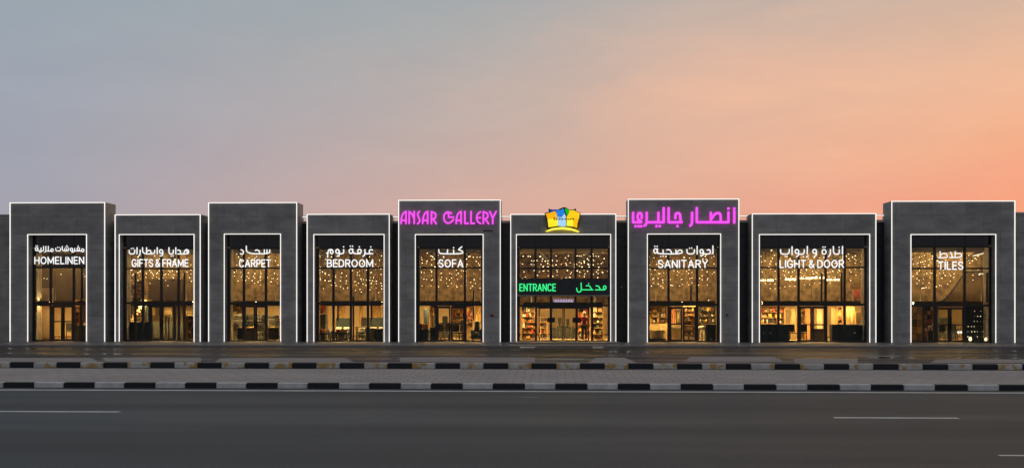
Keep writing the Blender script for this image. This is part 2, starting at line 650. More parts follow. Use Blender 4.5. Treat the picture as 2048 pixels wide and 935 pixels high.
def kerb(name, label, Y, z0, h, u_first, u_last, periods, m_white, gap=0.006):
    k = bpy.data.objects.new(name, None)
    C.objects.link(k)
    xa, xb = PX(u_first, Y), PX(u_last, Y)
    L = (xb - xa) / periods
    k.location = (xa, Y, z0)
    tag(k, label, kind='structure')
    n0 = -8
    for i in range(n0, periods + 8):
        for half, m, lab in ((0, M_KB, 'black painted kerb block'), (1, m_white, 'white painted kerb block')):
            x0 = xa + (i + 0.51 * half) * L
            x1 = xa + (i + (0.51 if half == 0 else 1)) * L
            o = MB().cbox(x0 + gap, x1 - gap, Y + random.uniform(-.006, .006), Y + 0.22, z0 - 0.1, z0 + h + random.uniform(-.006, .006), 0.022).build('kerb_block', m, k)
            o['label'] = lab
    return k


kerb('road_kerb', 'black and white painted kerb along the road', YK1, 0.0, 0.172, 5.9, 1999, 16, M_KW)
kerb('parking_kerb', 'black and worn white painted kerb in front of the parking lot', YK2, ZP, 0.215, 19, 2045, 21, M_KY)
# gutters
MB().box(XL, XR, YK2 - 0.28, YK2 - 0.012, ZP - 0.02, ZP + 0.008).build('gutter', M_LOT)['kind'] = 'structure'
rs_ = MB()
n_ = 60
vs_ = []
for k in range(n_ + 1):
    x_ = -38 + 76 * k / n_
    vs_ += [(x_, YK2 + 0.3, ZL + 0.003), (x_, YK2 + 1.5 + .5 * math.sin(k * .9) + .4 * math.sin(k * 2.3 + 1), ZL + 0.003)]
rs_.add(vs_, [(2 * k, 2 * k + 2, 2 * k + 3, 2 * k + 1) for k in range(n_)])
M_DUST = ground_mat('dusty_asphalt', (0.150, 0.118, 0.112, 1), (0.24, 0.19, 0.182, 1), 0.7, 0.85, 0.5, 30, 0.15, (0.3, 1, 1), None, 0.1)
rs_.build('dry_strip', M_DUST, lot)
# dry pale patches left on the damp lot
for (u0, u1, va, vb, sk) in ((-60, 190, 717, 725, 6), (204, 410, 716, 724, -8), (440, 700, 716, 725, 10), (800, 1070, 714, 724, 0), (1090, 1170, 716, 719, 6), (1190, 1262, 714, 725, 14), (1380, 1560, 712, 722, 12), (1586, 1720, 715, 725, -5), (1690, 1800, 709, 711, 5), (1870, 2100, 716, 723, 8)):
    pts = []
    for (u, v) in ((u0, va + 1), (u0 + (u1 - u0) * .3, va), (u0 + (u1 - u0) * .7, va + .4), (u1 - abs(sk), va + 0.2), (u1 + sk, vb), (u0 - sk, vb)):
        Y = min(max((CH - ZL) * F / (v - HZ), YK2 + 0.3), YW - .2)
        pts.append((PX(u, Y), Y, ZL + 0.007))
    MB().add(pts, [tuple(range(len(pts)))]).build('dry_patch', M_PATCH, lot)

# ------------------------------------------------------------------ the long building behind the shop fronts
FRONTS = [  # outer left, right, top; opening left, right, top; bottom row
    dict(n='HOMELINEN', o=(20, 210, 405), i=(56, 173, 469), b=684),
    dict(n='GIFTS & FRAME', o=(230, 401, 429), i=(239, 388, 469), b=684),
    dict(n='CARPET', o=(417, 594, 405), i=(449, 561, 468), b=684),
    dict(n='BEDROOM', o=(614, 779, 428), i=(628, 768, 469), b=684),
    dict(n='SOFA', o=(797, 1001, 400), i=(831, 966, 469), b=684),
    dict(n='ENTRANCE', o=(1021, 1232, 428), i=(1033, 1221, 469), b=685),
    dict(n='SANITARY', o=(1256, 1478, 398), i=(1295, 1441, 468), b=685),
    dict(n='LIGHT & DOOR', o=(1504, 1752, 427), i=(1519, 1739, 469), b=686),
    dict(n='TILES', o=(1783, 2030, 402), i=(1822, 1991, 469), b=686),
]
ZC = 6.15     # hall ceiling
DEEP = 24.0   # hall depth
bld = thing('long_showroom_building', 'long dark grey flat roofed showroom building behind the nine lit shop fronts', 'building', (0, YB, ZF))
ztop = P(1024, 441, YB)[1]
M_ICE = mat('hall_ceiling', (0.46, 0.36, 0.22), 0.8, 0.25, 0.7)
M_IFL = mat('hall_floor_tiles', (0.42, 0.33, 0.22), 0.25, 0.12, 1.0)
M_IWA = mat('hall_wall', (0.58, 0.45, 0.27), 0.75, 0.15, 0.5)
xL, xR = -60, 60
sheet(xL, xR, YB + 0.25, YB + DEEP, ZF + 0.004).build('hall_floor', M_IFL, bld)
sheet(xL, xR, YB + 0.25, YB + DEEP, ZC).build('hall_ceiling', M_ICE, bld)
bm_ = MB().box(xL, xR, YB + DEEP, YB + DEEP + 0.3, ZF - 0.3, ztop - 0.3)
bm_.box(xL - 0.3, xL, YB + 0.3, YB + DEEP + 0.3, ZF - 0.3, ztop - 0.3)
bm_.box(xR, xR + 0.3, YB + 0.3, YB + DEEP + 0.3, ZF - 0.3, ztop - 0.3)
bm_.build('hall_wall', M_IWA, bld)
MB().box(xL - 0.3, xR + 0.3, YB + 0.3, YB + DEEP + 0.3, ztop - 0.3, ztop - 0.12).build('roof', M_ROOF, bld)
# ceiling beams
bb = MB()
for k in range(7):
    y = YB + 2.2 + k * 3.2
    bb.box(xL, xR, y, y + 0.18, ZC - 0.28, ZC - 0.006)
bb.build('ceiling_beam', M_TAN, bld)
# end walls in grey panels, either side of the fronts
x1e = PX(FRONTS[0]['o'][0], YF) + 0.3
x9e = PX(FRONTS[-1]['o'][1], YF) - 0.3
ze = P(8, 431, YB)[1]
MB().box(xL - 0.3, x1e, YB, YB + 0.28, ZF - 0.3, ze).build('end_wall', M_FAC, bld)
MB().box(x9e, xR + 0.3, YB, YB + 0.28, ZF - 0.3, P(2040, 427, YB)[1]).build('end_wall', M_FAC, bld)
MB().box(xL - 0.3, x1e, YB - 0.04, YB + 0.32, ze, ze + 0.07).build('coping', M_FAC, bld)
MB().box(x9e, xR + 0.3, YB - 0.04, YB + 0.32, P(2040, 427, YB)[1], P(2040, 427, YB)[1] + 0.09).build('coping', M_COPE, bld)
# recessed dark cladding between the fronts, with coping and handrail
for A, B in zip(FRONTS, FRONTS[1:]):
    xa, xb = PX(A['o'][1], YF) - 0.25, PX(B['o'][0], YF) + 0.25
    zs = [ZF - 0.3, 1.35, P(1024, 611, YB)[1], P(1024, 537, YB)[1], P(1024, 494, YB)[1], P(1024, 473, YB)[1], ztop - 0.14]
    cp = MB()
    for z0, z1 in zip(zs, zs[1:]):
        cp.cbox(xa, xb, YB + random.uniform(-.004, .004), YB + 0.22, z0 + 0.006, z1 - 0.006, 0.006)
    cp.build('cladding_panel', M_CLAD, bld)
    MB().cbox(xa + 0.01, xb - 0.01, YB - 0.05, YB + 0.35, ztop - 0.138, ztop + 0.0, 0.012).build('coping', M_COPE, bld)
    rl = MB()
    zr = P(1024, 432.5, YB)[1]
    rl.tube([(xa, YB + 0.1, zr), (xb, YB + 0.1, zr)], 0.045)
    k = max(2, int((xb - xa) / 0.6))
    for j in range(k):
        xx = xa + 0.3 + (xb - xa - 0.6) * j / max(1, k - 1)
        rl.tube([(xx, YB + 0.1, ztop - 0.02), (xx, YB + 0.1, zr)], 0.014)
    rl.build('handrail', mat('pale_rail', (0.62, 0.55, 0.50), 0.4), bld)
    MB().box(xa, xb, YB + 0.035, YB + 0.05, zr - .02, zr + .02).build('light_strip', M_LED, bld)
# fascia wall that closes the hall above and between the shop openings (behind the fronts)
fw = MB()
prev = xL
for A in FRONTS:
    xa, xb = PX(A['i'][0], YF) - 0.02, PX(A['i'][1], YF) + 0.02
    fw.box(prev, xa, YB + 0.222 + .08, YB + 0.38, ZF - 0.3, ztop - 0.31)
    fw.box(xa, xb, YB + 0.222 + .08, YB + 0.38, ZC - 0.55, ztop - 0.31)
    prev = xb
fw.box(prev, xR, YB + 0.222 + .08, YB + 0.38, ZF - 0.3, ztop - 0.31)
fw.build('inner_wall', M_IWA, bld)


# ------------------------------------------------------------------ shop fronts
def strip_path(mb, x0, x1, zt, zb, y, r):
    mb.box(x0 - r, x0 + r, y - r, y + r, zb, zt - r)
    mb.box(x1 - r, x1 + r, y - r, y + r, zb, zt - r)
    mb.box(x0 - r, x1 + r, y - r, y + r, zt - r, zt + r)


def pane(x0, x1, z0, z1, y, parent, name='window_pane'):
    return MB().box(x0, x1, y - 0.005, y + 0.005, z0, z1).build(name, M_GLASS, parent)


def front(A, verts_up, verts_dn, hor, door, mid=None, thick=(), thin=()):
    """one portal: wall, light strips, spandrel, glazing with its door"""
    ox0, zt = P(A['o'][0], A['o'][2], YF)
    ox1 = PX(A['o'][1], YF)
    ix0, zi = P(A['i'][0], A['i'][2], YF)
    ix1 = PX(A['i'][1], YF)
    name = A['n']
    tall = A['o'][2] < 415
    lab = '%s grey panelled shop front with white light outlines, holding the %s window' % ('tall' if tall else 'low', name)
    if name == 'ENTRANCE':
        lab = 'low grey panelled front with white light outlines over the green ENTRANCE doors'
    t = thing('shop_pavilion', lab, 'shop front', ((ox0 + ox1) / 2, YF, ZF), 'shop fronts along the building')
    y1 = YB - 0.06 if False else YB + 0.20
    out = [(ox0, ZF - 0.2), (ox0, zt), (ox1, zt), (ox1, ZF - 0.2), (ix1, ZF - 0.2), (ix1, zi), (ix0, zi), (ix0, ZF - 0.2)]
    MB().prism(out, YF, y1).build('wall', M_FAC, t)
    r = 0.019
    s = MB()
    strip_path(s, ox0 + r * .6, ox1 - r * .6, zt - r * .6, ZF + 0.02, YF - r * 0.9, r)
    s.build('light_strip', M_LED, t)['label'] = 'white light strip along the outer edge'
    s = MB()
    strip_path(s, ix0 - r * .4, ix1 + r * .4, zi + r * .4, ZF + 0.02, YF - r * 0.9, r * 0.95)
    s.build('light_strip', M_LED, t)['label'] = 'white light strip around the window opening'
    # glazing
    g0, g1 = ix0 + 0.01, ix1 - 0.01
    zb = ZF + 0.01
    ztr = P(1024, hor[0], YG)[1]      # under the spandrel
    fr = MB()
    m = 0.062
    fy0, fy1 = YG - 0.06, YG + 0.06
    zsub = [P(1024, h, YG)[1] for h in hor]
    MB().box(g0, g1, YG - 0.03, YG + 0.05, ztr + 0.05, zi - 0.005).build('transom_panel', M_SPAN, t)
    for u in verts_up:
        x = PX(u, YG)
        MB().box(x - 0.02, x + 0.02, YG - 0.045, YG - 0.032, ztr + 0.06, zi - 0.02).build('panel_joint', M_FRAME, t)
    fr.box(g0, g0 + 0.16, fy0, fy1, zb, ztr)
    fr.box(g1 - 0.12, g1, fy0, fy1, zb, ztr)
    xs_up = [PX(u, YG) for u in verts_up]
    xs_dn = [PX(u, YG) for u in verts_dn]
    ztd = zsub[-1]
    for x in xs_up:
        fr.box(x - m, x + m, fy0 - .002, fy1 + .002, ztd + 0.06, ztr - 0.05)
    for x in xs_dn:
        fr.box(x - m, x + m, fy0 - .002, fy1 + .002, zb + 0.08, ztd - 0.07)
    for u, va, vb in thin:
        x = PX(u, YG)
        fr.box(x - .04, x + .04, fy0 + .003, fy1 - .003, P(u, vb, YG)[1], P(u, va, YG)[1])
    for k, z in enumerate(zsub):
        h = 0.05 if 0 < k < len(zsub) - 1 else 0.07
        fr.box(g0 + .16, g1 - .12, fy0 + .001, fy1 - .001, z - h, z + h * 0.8)
    # bottom rail, broken at the door
    d = [PX(u, YG) for u in door] if door else []
    segs = [(g0 + .16, g1 - .12)] if not d else [(g0 + .16, d[0]), (d[-1], g1 - .12)]
    for a, b in segs:
        fr.box(a, b, fy0 + .003, fy1 - .003, zb, zb + 0.09)
    fr.build('window_frame', M_FRAME, t)
    # panes, bay by bay
    e_up = [g0 + 0.1] + xs_up + [g1 - 0.1]
    for z1, z0 in zip(zsub, zsub[1:]):
        for a, b in zip(e_up, e_up[1:]):
            pane(a, b, z0, z1, YG, t)
    e_dn = [g0 + 0.1] + xs_dn + [g1 - 0.1]
    for a, b in zip(e_dn, e_dn[1:]):
        if d and a >= d[0] - 0.1 and b <= d[-1] + 0.1:
            continue
        pane(a, b, zb + 0.05, ztd, YG, t)
    # door leaves
    if d:
        zh = ztd - 0.10
        for k, (a, b) in enumerate(zip(d, d[1:])):
            a2, b2 = a + 0.012, b - 0.012
            q = MB()
            st = 0.085
            ya, yb = YG - 0.05, YG + 0.035
            q.box(a2, a2 + st, ya, yb, zb + .01, zh)
            q.box(b2 - st, b2, ya, yb, zb + .01, zh)
            q.box(a2 + st, b2 - st, ya + .002, yb - .002, zh - 0.13, zh - .001)
            q.box(a2 + st, b2 - st, ya + .002, yb - .002, zb + .011, zb + 0.13)
            if mid:
                zm = P(1024, mid, YG)[1]
                q.box(a2 + st, b2 - st, ya + .004, yb - .004, zm - 0.035, zm + 0.035)
            dd = q.build('door', M_FRAME, t)
            pane(a2 + st * .5, b2 - st * .5, zb + 0.08, zh - 0.08, YG - 0.008, dd, 'pane')
            hx = b2 - st * 0.5 if k % 2 == 0 else a2 + st * .5
            if len(d) == 5:
                hx = b2 - st * .5 if k in (0, 2) else a2 + st * .5
            hq = MB().tube([(hx, ya - 0.06, zb + 0.75), (hx, ya - 0.06, zb + 1.45)], 0.022)
            hq.tube([(hx, ya, zb + 0.8), (hx, ya - 0.06, zb + 0.8)], 0.015).tube([(hx, ya, zb + 1.4), (hx, ya - 0.06, zb + 1.4)], 0.015)
            hq.build('handle', M_FRAME, dd)
    return t, (g0, g1, zb, ztr)


T = {}
T[1] = front(FRONTS[0], [102, 148], [102, 148], [495, 533, 606.5], [105, 126, 147], 643, thin=[(164, 534, 683)])
T[2] = front(FRONTS[1], [286, 323, 357.5], [271, 286, 300, 350, 358, 369], [495, 536, 605.5], [301, 323, 350], thin=[(271, 545, 605), (369, 545, 605)])
T[3] = front(FRONTS[2], [488, 532], [487, 533], [495, 535, 606], [488, 511, 533], 644)
T[4] = front(FRONTS[3], [667, 702, 736], [667, 702, 736], [495, 535, 606], None, thin=[(676, 607, 640), (707, 592, 682), (743, 607, 640)])
T[5] = front(FRONTS[4], [873, 930], [873, 931], [495, 535, 608], [874, 901.5, 930], 646, thin=[(947, 580, 640)])
T[6] = front(FRONTS[5], [1071, 1102, 1151, 1183], [1072, 1102, 1153, 1184], [495, 536, 558, 610], None)
T[7] = front(FRONTS[6], [1337, 1394], [1337, 1394], [495, 536, 609], [1339, 1365, 1393], 647, thin=[(1382, 570, 608)])
T[8] = front(FRONTS[7], [1557, 1597, 1651, 1689], [1557, 1597, 1652, 1689], [495, 535, 608], [1598, 1624, 1651], 648, thin=[(1643, 545, 606), (1683, 545, 606)])
T[9] = front(FRONTS[8], [1869, 1929], [1846, 1869, 1929], [494, 537, 610], [1871, 1899, 1928], 648, thin=[(1974, 545, 605)])

# the entrance has its own lower storey: sign band, transom windows, four door leaves
t6 = T[6][0]
EF = []
YE = YG - 0.14
ex0, ex1 = T[6][0].location.x, 0
g0, g1 = T[6][1][0], T[6][1][1]
zs0, zs1 = P(1024, 592, YE)[1], P(1024, 559, YE)[1]
band = MB().cbox(g0 + 0.02, g1 - 0.02, YE - 0.35, YE + 0.05, zs0, zs1, 0.02)
band.build('sign_band', mat('entrance_band', (0.016, 0.020, 0.026), 0.35, 0.2), t6)
MB().box(g0 + .03, g1 - .03, YE - 0.36, YE - 0.352, zs0 + 0.03, zs0 + 0.055).build('band_trim', M_COPE, t6)
da = [PX(u, YG) for u in (1077, 1102, 1127, 1153, 1178)]
zb6 = ZF + 0.01
zh6 = P(1024, 613, YG)[1]
for k, (a, b) in enumerate(zip(da, da[1:])):
    q = MB()
    ya, yb = YG - 0.14, YG - 0.065
    st = 0.06 if k in (1, 2) else 0.075
    q.box(a + .012, a + st, ya, yb, zb6 + .02, zh6)
    q.box(b - st, b - .012, ya, yb, zb6 + .02, zh6)
    q.box(a + st, b - st, ya + .002, yb - .002, zh6 - .10, zh6 - .001)
    q.box(a + st, b - st, ya + .002, yb - .002, zb6 + .021, zb6 + .11)
    dd = q.build('door', M_FRAME, t6)
    if k in (1, 2):
        pane(a + st * .6, b - st * .6, zb6 + 0.06, zh6 - 0.06, YG - 0.1, dd, 'pane')
    zc = P(1024, 639, YG)[1]
    if k in (0, 1):
        hx = b - 0.03 if k == 0 else a + 0.03
    else:
        hx = b - 0.03 if k == 2 else a + 0.03
    s_ = -1 if k in (0, 2) else 1
    MB().cbox(min(hx, hx + s_ * 0.20), max(hx, hx + s_ * 0.20), ya - 0.1, ya - 0.004, zc - 0.14, zc + 0.14, 0.015).build('handle', M_FRAME, dd)


# step and side ramps in front of the entrance
es0, es1 = PX(1021, YF), PX(1233, YF)
est = thing('entrance_step', 'low dark stone step below the ENTRANCE doors', 'step', ((es0 + es1) / 2, YF - 1.2, ZF))
MB().prism([(es0 - .2, ZF - .002), (es1 + .3, ZF - .002), (es1 + .05, ZF + .075), (es0 + .05, ZF + .075)], YF - 2.0, YF - 0.12).build('slab', M_WALK, est)
for u0, u1 in ((1040, 1070), (1185, 1206)):
    MB().cbox(PX(u0, YW), PX(u1, YW), YW - 0.45, YW - 0.01, ZL - 0.02, ZL + 0.065, 0.015).build('tread', M_COPE, est)


# ------------------------------------------------------------------ lettering
def chaikin(p, it=2):
    for _ in range(it):
        if len(p) < 3:
            return p
        q = [p[0]]
        for a, b in zip(p, p[1:]):
            q.append((a[0] * .75 + b[0] * .25, a[1] * .75 + b[1] * .25))
            q.append((a[0] * .25 + b[0] * .75, a[1] * .25 + b[1] * .75))
        q.append(p[-1])
        p = q
    return p


def strokes(name, items, org, sc, w, Y, material, parent, it=1):
    """letters as bent tubes: L = line, O = loop, D = dot, all in the drawing units of the sign"""
    mb = MB()
    r = w / sc / 2 * (Y / F)

    def W3(p):
        x, z = P(org[0] + p[0] / sc, org[1] + p[1] / sc, Y)
        return (x, Y, z)
    for k in items:
        if k[0] == 'L':
            pts = [W3(p) for p in chaikin(list(k[1]), it)]
            mb.tube(pts, r, 8, flat=0.5, caps=False)
            for p in pts:
                mb.ball(p, r, r * 0.5, r, 8, 4)
        elif k[0] == 'O':
            _, cx, cy, rx, ry = k
            pts = [W3((cx + rx * math.cos(2 * PI * j / 16), cy + ry * math.sin(2 * PI * j / 16))) for j in range(17)]
            mb.tube(pts, r, 8, flat=0.5, caps=False)
            for p in pts:
                mb.ball(p, r, r * 0.5, r, 8, 4)
        else:
            for p in k[1:]:
                mb.ball(W3(p), r * 1.12, r * 0.55, r * 1.12, 8, 5)
    return mb.build(name, material, parent)


def split_letters(items, w):
    """strokes that touch belong to one letter group; a dot belongs to the nearest one"""
    def pts(k):
        if k[0] == 'L':
            p = list(k[1])
            q = []
            for a, b in zip(p, p[1:]):
                n = max(2, int(math.dist(a, b) / 8))
                q += [(a[0] + (b[0] - a[0]) * j / n, a[1] + (b[1] - a[1]) * j / n) for j in range(n + 1)]
            return q
        if k[0] == 'O':
            return [(k[1] + k[3] * math.cos(t * PI / 12), k[2] + k[4] * math.sin(t * PI / 12)) for t in range(24)]
        return list(k[1:])
    gs = []
    for k in items:
        if k[0] == 'D':
            continue
        pk = pts(k)
        hit = [g for g in gs if min(math.dist(a, b) for a in pk for b in g[1]) < w * .75]
        new = [[k], pk]
        for g in hit:
            new[0] = g[0] + new[0]
            new[1] = g[1] + new[1]
            gs.remove(g)
        gs.append(new)
    for k in items:
        if k[0] == 'D':
            g = min(gs, key=lambda g: min(math.dist(a, b) for a in k[1:] for b in g[1]))
            g[0].append(k)
    return [g[0] for g in gs]


def letters(items, org, sc, w, Y, material, parent, it=1):
    for g in split_letters(items, w):
        strokes('letter', g, org, sc, w, Y, material, parent, it)


GLYPH = {
    'H': (.66, [[(0, 0), (0, 1)], [(.66, 0), (.66, 1)], [(0, .5), (.66, .5)]]),
    'O': (.78, 'O'),
    'M': (.86, [[(0, 0), (0, 1)], [(0, 1), (.43, .15)], [(.43, .15), (.86, 1)], [(.86, 1), (.86, 0)]]),
    'E': (.52, [[(.52, 1), (0, 1)], [(0, 1), (0, 0)], [(0, 0), (.52, 0)], [(0, .5), (.47, .5)]]),
    'L': (.48, [[(0, 1), (0, 0)], [(0, 0), (.48, 0)]]),
    'I': (.0, [[(0, 0), (0, 1)]]),
    'N': (.66, [[(0, 0), (0, 1)], [(0, 1), (.66, 0)], [(.66, 0), (.66, 1)]]),
    'G': (.72, [[(.68, .82), (.50, 1.0), (.2, 1.0), (0, .8), (0, .2), (.2, 0), (.55, 0), (.72, .2), (.72, .45)], [(.72, .45), (.42, .45)]]),
    'F': (.50, [[(.5, 1), (0, 1)], [(0, 1), (0, 0)], [(0, .5), (.44, .5)]]),
    'T': (.62, [[(0, 1), (.62, 1)], [(.31, 1), (.31, 0)]]),
    'S': (.56, [[(.53, .84), (.42, 1.0), (.14, 1.0), (.0, .86), (.02, .60), (.54, .42), (.58, .14), (.42, 0), (.12, 0), (0, .18)]]),
    '&': (.66, [[(.66, 0), (.08, .72), (.10, 1.0), (.40, 1.0), (.42, .72), (.0, .36), (.04, 0), (.40, -.02), (.66, .42)]]),
    'R': (.60, [[(0, 0), (0, 1)], [(0, 1), (.46, 1), (.60, .86), (.60, .62), (.46, .48), (0, .48)], [(.30, .48), (.62, 0)]]),
    'A': (.72, [[(0, 0), (.36, 1)], [(.36, 1), (.72, 0)], [(.12, .32), (.60, .32)]]),
    'C': (.68, [[(.66, .84), (.50, 1.0), (.2, 1.0), (0, .8), (0, .2), (.2, 0), (.50, 0), (.66, .16)]]),
    'P': (.56, [[(0, 0), (0, 1)], [(0, 1), (.44, 1), (.57, .86), (.57, .60), (.44, .44), (0, .44)]]),
    'B': (.58, [[(0, 0), (0, 1)], [(0, 1), (.42, 1), (.54, .9), (.54, .62), (.42, .52), (0, .52)], [(.3, .52), (.46, .52), (.60, .40), (.60, .12), (.46, 0), (0, 0)]]),
    'D': (.66, [[(0, 0), (0, 1)], [(0, 1), (.40, 1), (.66, .8), (.66, .2), (.40, 0), (0, 0)]]),
    'Y': (.66, [[(0, 1), (.33, .48)], [(.66, 1), (.33, .48)], [(.33, .48), (.33, 0)]]),
}


def stroke_latin(text, box, Y, material, parent, weight=.15):
    u0, u1, v0, v1 = box
    gap = .31
    adv, x = [], 0
    for c in text:
        if c == ' ':
            x += .26
            continue
        adv.append((c, x))
        x += GLYPH[c][0] + gap
    tot = x - gap
    h = v1 - v0
    w = h * weight
    sx = (u1 - u0 - w) / tot
    sy = h - w
    for c, x0 in adv:
        gw, sts = GLYPH[c]
        if sts == 'O':
            items = [('O', u0 + w / 2 + (x0 + gw / 2) * sx, v1 - w / 2 - sy / 2, gw / 2 * sx, sy / 2)]
        else:
            items = [('L', [(u0 + w / 2 + (x0 + px) * sx, v1 - w / 2 - py * sy) for px, py in st]) for st in sts]
        strokes('letter', items, (0, 0), 1.0, w, Y, material, parent, 2)


L = lambda *p: ('L', p)
O = lambda *a: ('O',) + a
D = lambda *p: ('D',) + p
YS = YG - 0.16
SIGNS = [
    ('HOMELINEN', (68.5, 168.5, 512.5, 528), (55, 480), 15.584, 42, [
        O(1720, 312, 38, 46), L((1735, 358), (1690, 330), (1470, 332)), O(1583, 272, 38, 46), D((1580, 180)),
        L((1470, 250), (1470, 325), (1432, 372)), O(1372, 290, 36, 44), L((1408, 300), (1408, 345), (1385, 375)),
        L((1285, 250), (1285, 332), (1085, 332), (1082, 190)), L((1225, 250), (1225, 332)), L((1165, 250), (1165, 332)), D((1200, 205), (1252, 205), (1227, 168)),
        L((878, 250), (885, 325), (940, 334), (1010, 334), (1035, 300), (1035, 250)), D((935, 222), (985, 222)),
        O(765, 308, 36, 44), L((775, 352), (720, 334), (600, 334)), L((648, 190), (650, 334)), L((570, 190), (575, 335), (540, 372)),
        L((500, 190), (500, 320), (470, 335), (350, 335), (322, 310), (322, 230)), L((420, 240), (420, 335)), D((380, 374), (420, 374)), O(280, 275, 36, 50), D((268, 175), (312, 175))]),
    ('GIFTS & FRAME', (263, 377, 517.5, 533.5), (245, 480), 14.124, 46, [
        L((1555, 385), (1860, 385), (1872, 320), (1845, 268), (1795, 262), (1755, 300), (1730, 375)), L((1795, 275), (1835, 345)),
        L((1560, 285), (1612, 275), (1638, 320), (1640, 385)), L((1505, 210), (1505, 385)), L((1435, 280), (1435, 385), (1312, 385), (1312, 210)), D((1375, 440), (1427, 442)),
        O(1090, 318, 45, 52), L((1137, 320), (1137, 410), (1110, 442), (1058, 440)), L((980, 210), (980, 385)), L((910, 280), (908, 385), (570, 385), (565, 210)), D((905, 440)),
        L((680, 210), (680, 385)), L((690, 320), (745, 275), (800, 300), (812, 385)), L((497, 280), (500, 400), (455, 445)), L((410, 210), (410, 385)),
        L((190, 285), (190, 385), (345, 385), (345, 272)), D((248, 235), (302, 228))]),
    ('CARPET', (478, 542, 518, 534), (455, 480), 14.38, 46, [
        L((1215, 275), (1210, 388), (545, 388), (540, 170)), L((1135, 275), (1135, 388)), L((1060, 275), (1060, 388)),
        L((800, 295), (850, 272), (915, 310), (925, 388)), D((837, 468)), L((390, 272), (455, 300), (460, 390), (370, 390))]),
    ('BEDROOM', (653.5, 746.5, 518, 534), (630, 480), 14.386, 48, [
        L((1655, 285), (1600, 258), (1552, 310), (1575, 375)), L((1660, 385), (1445, 385)), D((1605, 192)), L((1435, 270), (1440, 410), (1378, 462)),
        O(1280, 315, 50, 58), L((1300, 385), (1090, 385), (1085, 250)), D((1275, 190)), O(1035, 315, 52, 64), D((1015, 170), (1080, 170)),
        L((825, 270), (825, 385), (710, 385)), D((822, 190)), O(645, 320, 48, 58), L((700, 320), (702, 440), (635, 455)),
        O(480, 332, 40, 56), L((485, 268), (400, 265), (370, 340), (362, 490))]),
    ('SOFA', (877, 927, 518, 534.5), (830, 480), 14.386, 48, [
        L((1345, 190), (1235, 275), (1310, 288), (1375, 325), (1370, 390), (720, 390), (690, 350), (685, 270)),
        L((1110, 280), (1115, 390)), D((1110, 213)), L((938, 275), (925, 385)), D((822, 470))]),
    ('SANITARY', (1316, 1416, 519, 535.5), (1295, 480), 14.124, 46, [
        L((1848, 160), (1850, 380)), L((1685, 280), (1745, 258), (1780, 310), (1770, 385), (1600, 385)), O(1530, 315, 46, 54), L((1582, 330), (1585, 410), (1510, 446)),
        L((1402, 170), (1402, 390)), L((1115, 260), (1118, 385), (1320, 385), (1325, 265)), D((1190, 224), (1250, 220)),
        L((800, 275), (810, 385)), L((825, 350), (890, 272), (970, 280), (988, 385), (290, 385), (278, 330), (282, 240)), L((545, 272), (615, 262), (668, 310), (690, 385)),
        L((440, 275), (440, 385)), D((375, 455), (445, 450)), O(225, 302, 48, 62), D((205, 170), (272, 170))]),
    ('LIGHT & DOOR', (1559, 1688, 519, 535.5), (1540, 480), 12.047, 40, [
        L((1747, 150), (1747, 335)), D((1750, 390)), L((1668, 230), (1668, 335), (1528, 335), (1527, 150)), D((1665, 170)),
        L((1455, 225), (1455, 345), (1408, 395)), O(1303, 280, 48, 54), D((1277, 165), (1327, 165)), D((1300, 410)),
        O(1075, 268, 44, 48), L((1120, 270), (1120, 360), (1062, 395)), L((900, 150), (898, 335)), L((925, 372), (882, 400)),
        L((825, 230), (822, 335), (700, 335)), D((800, 398)), O(650, 270, 44, 48), L((692, 280), (692, 360), (640, 395)), L((532, 155), (532, 345)),
        L((255, 225), (258, 335), (460, 335), (465, 220)), D((365, 390))]),
    ('TILES', (1876, 1926.5, 522, 539), (1850, 490), 15.58, 45, [
        L((940, 195), (940, 375)), L((950, 258), (1135, 252), (1142, 380), (772, 382)), L((797, 212), (855, 378)), D((1118, 432)),
        L((470, 195), (470, 380)), L((480, 310), (560, 248), (660, 258), (695, 320), (692, 387), (412, 387))]),
]
SIGN_LABEL = {
    'HOMELINEN': 'white lit lettering HOMELINEN under its Arabic words on the dark window',
    'GIFTS & FRAME': 'white lit lettering GIFTS & FRAME under its Arabic words',
    'CARPET': 'white lit lettering CARPET under its Arabic word',
    'BEDROOM': 'white lit lettering BEDROOM under its Arabic words',
    'SOFA': 'short white lit lettering SOFA under its Arabic word',
    'SANITARY': 'white lit lettering SANITARY under its Arabic words',
    'LIGHT & DOOR': 'white lit lettering LIGHT & DOOR under its Arabic words',
    'TILES': 'white lit lettering TILES under its Arabic word',
}
for (txt, box, org, sc, w, items) in SIGNS:
    x, z = P((box[0] + box[1]) / 2, box[3], YS)
    sg = thing('shop_sign', SIGN_LABEL[txt], 'sign', (x, YS, z), 'white department signs on the windows')
    stroke_latin(txt, box, YS, M_WHITE, sg)
    letters(items, org, sc, w * .74, YS, M_WHITE, sg, 2)
    q = MB()
    zz0, zz1 = P(1024, box[3] - 3, YS)[1], P(1024, box[2] + 3, YS)[1]
    for z_ in (zz0, zz1):
        q.box(PX(box[0] + 3, YS), PX(box[1] - 3, YS), YS + 0.03, YS + 0.05, z_ - .012, z_ + .012)
    q.build('mounting_rail', M_FRAME, sg)

# green entrance sign on the band
YEs = YE - 0.40
x, z = P(1127, 582, YEs)
sg = thing('entrance_sign', 'green lit lettering ENTRANCE with its Arabic word on the dark band', 'sign', (x, YEs, z))
stroke_latin('ENTRANCE', (1038.5, 1112, 566.5, 582), YEs, M_GREEN, sg, .15)
letters([O(1398, 735, 21, 26), L((1398, 770), (1255, 770)), L((1262, 708), (1310, 715), (1328, 770)), L((1110, 708), (1160, 702), (1195, 770)), L((1215, 770), (1040, 770)), D((1148, 672)),
                             L((1030, 665), (1034, 780), (1010, 808), (970, 800), (960, 745))], (1030, 480), 7.79, 17, YEs, M_GREEN, sg, 2)

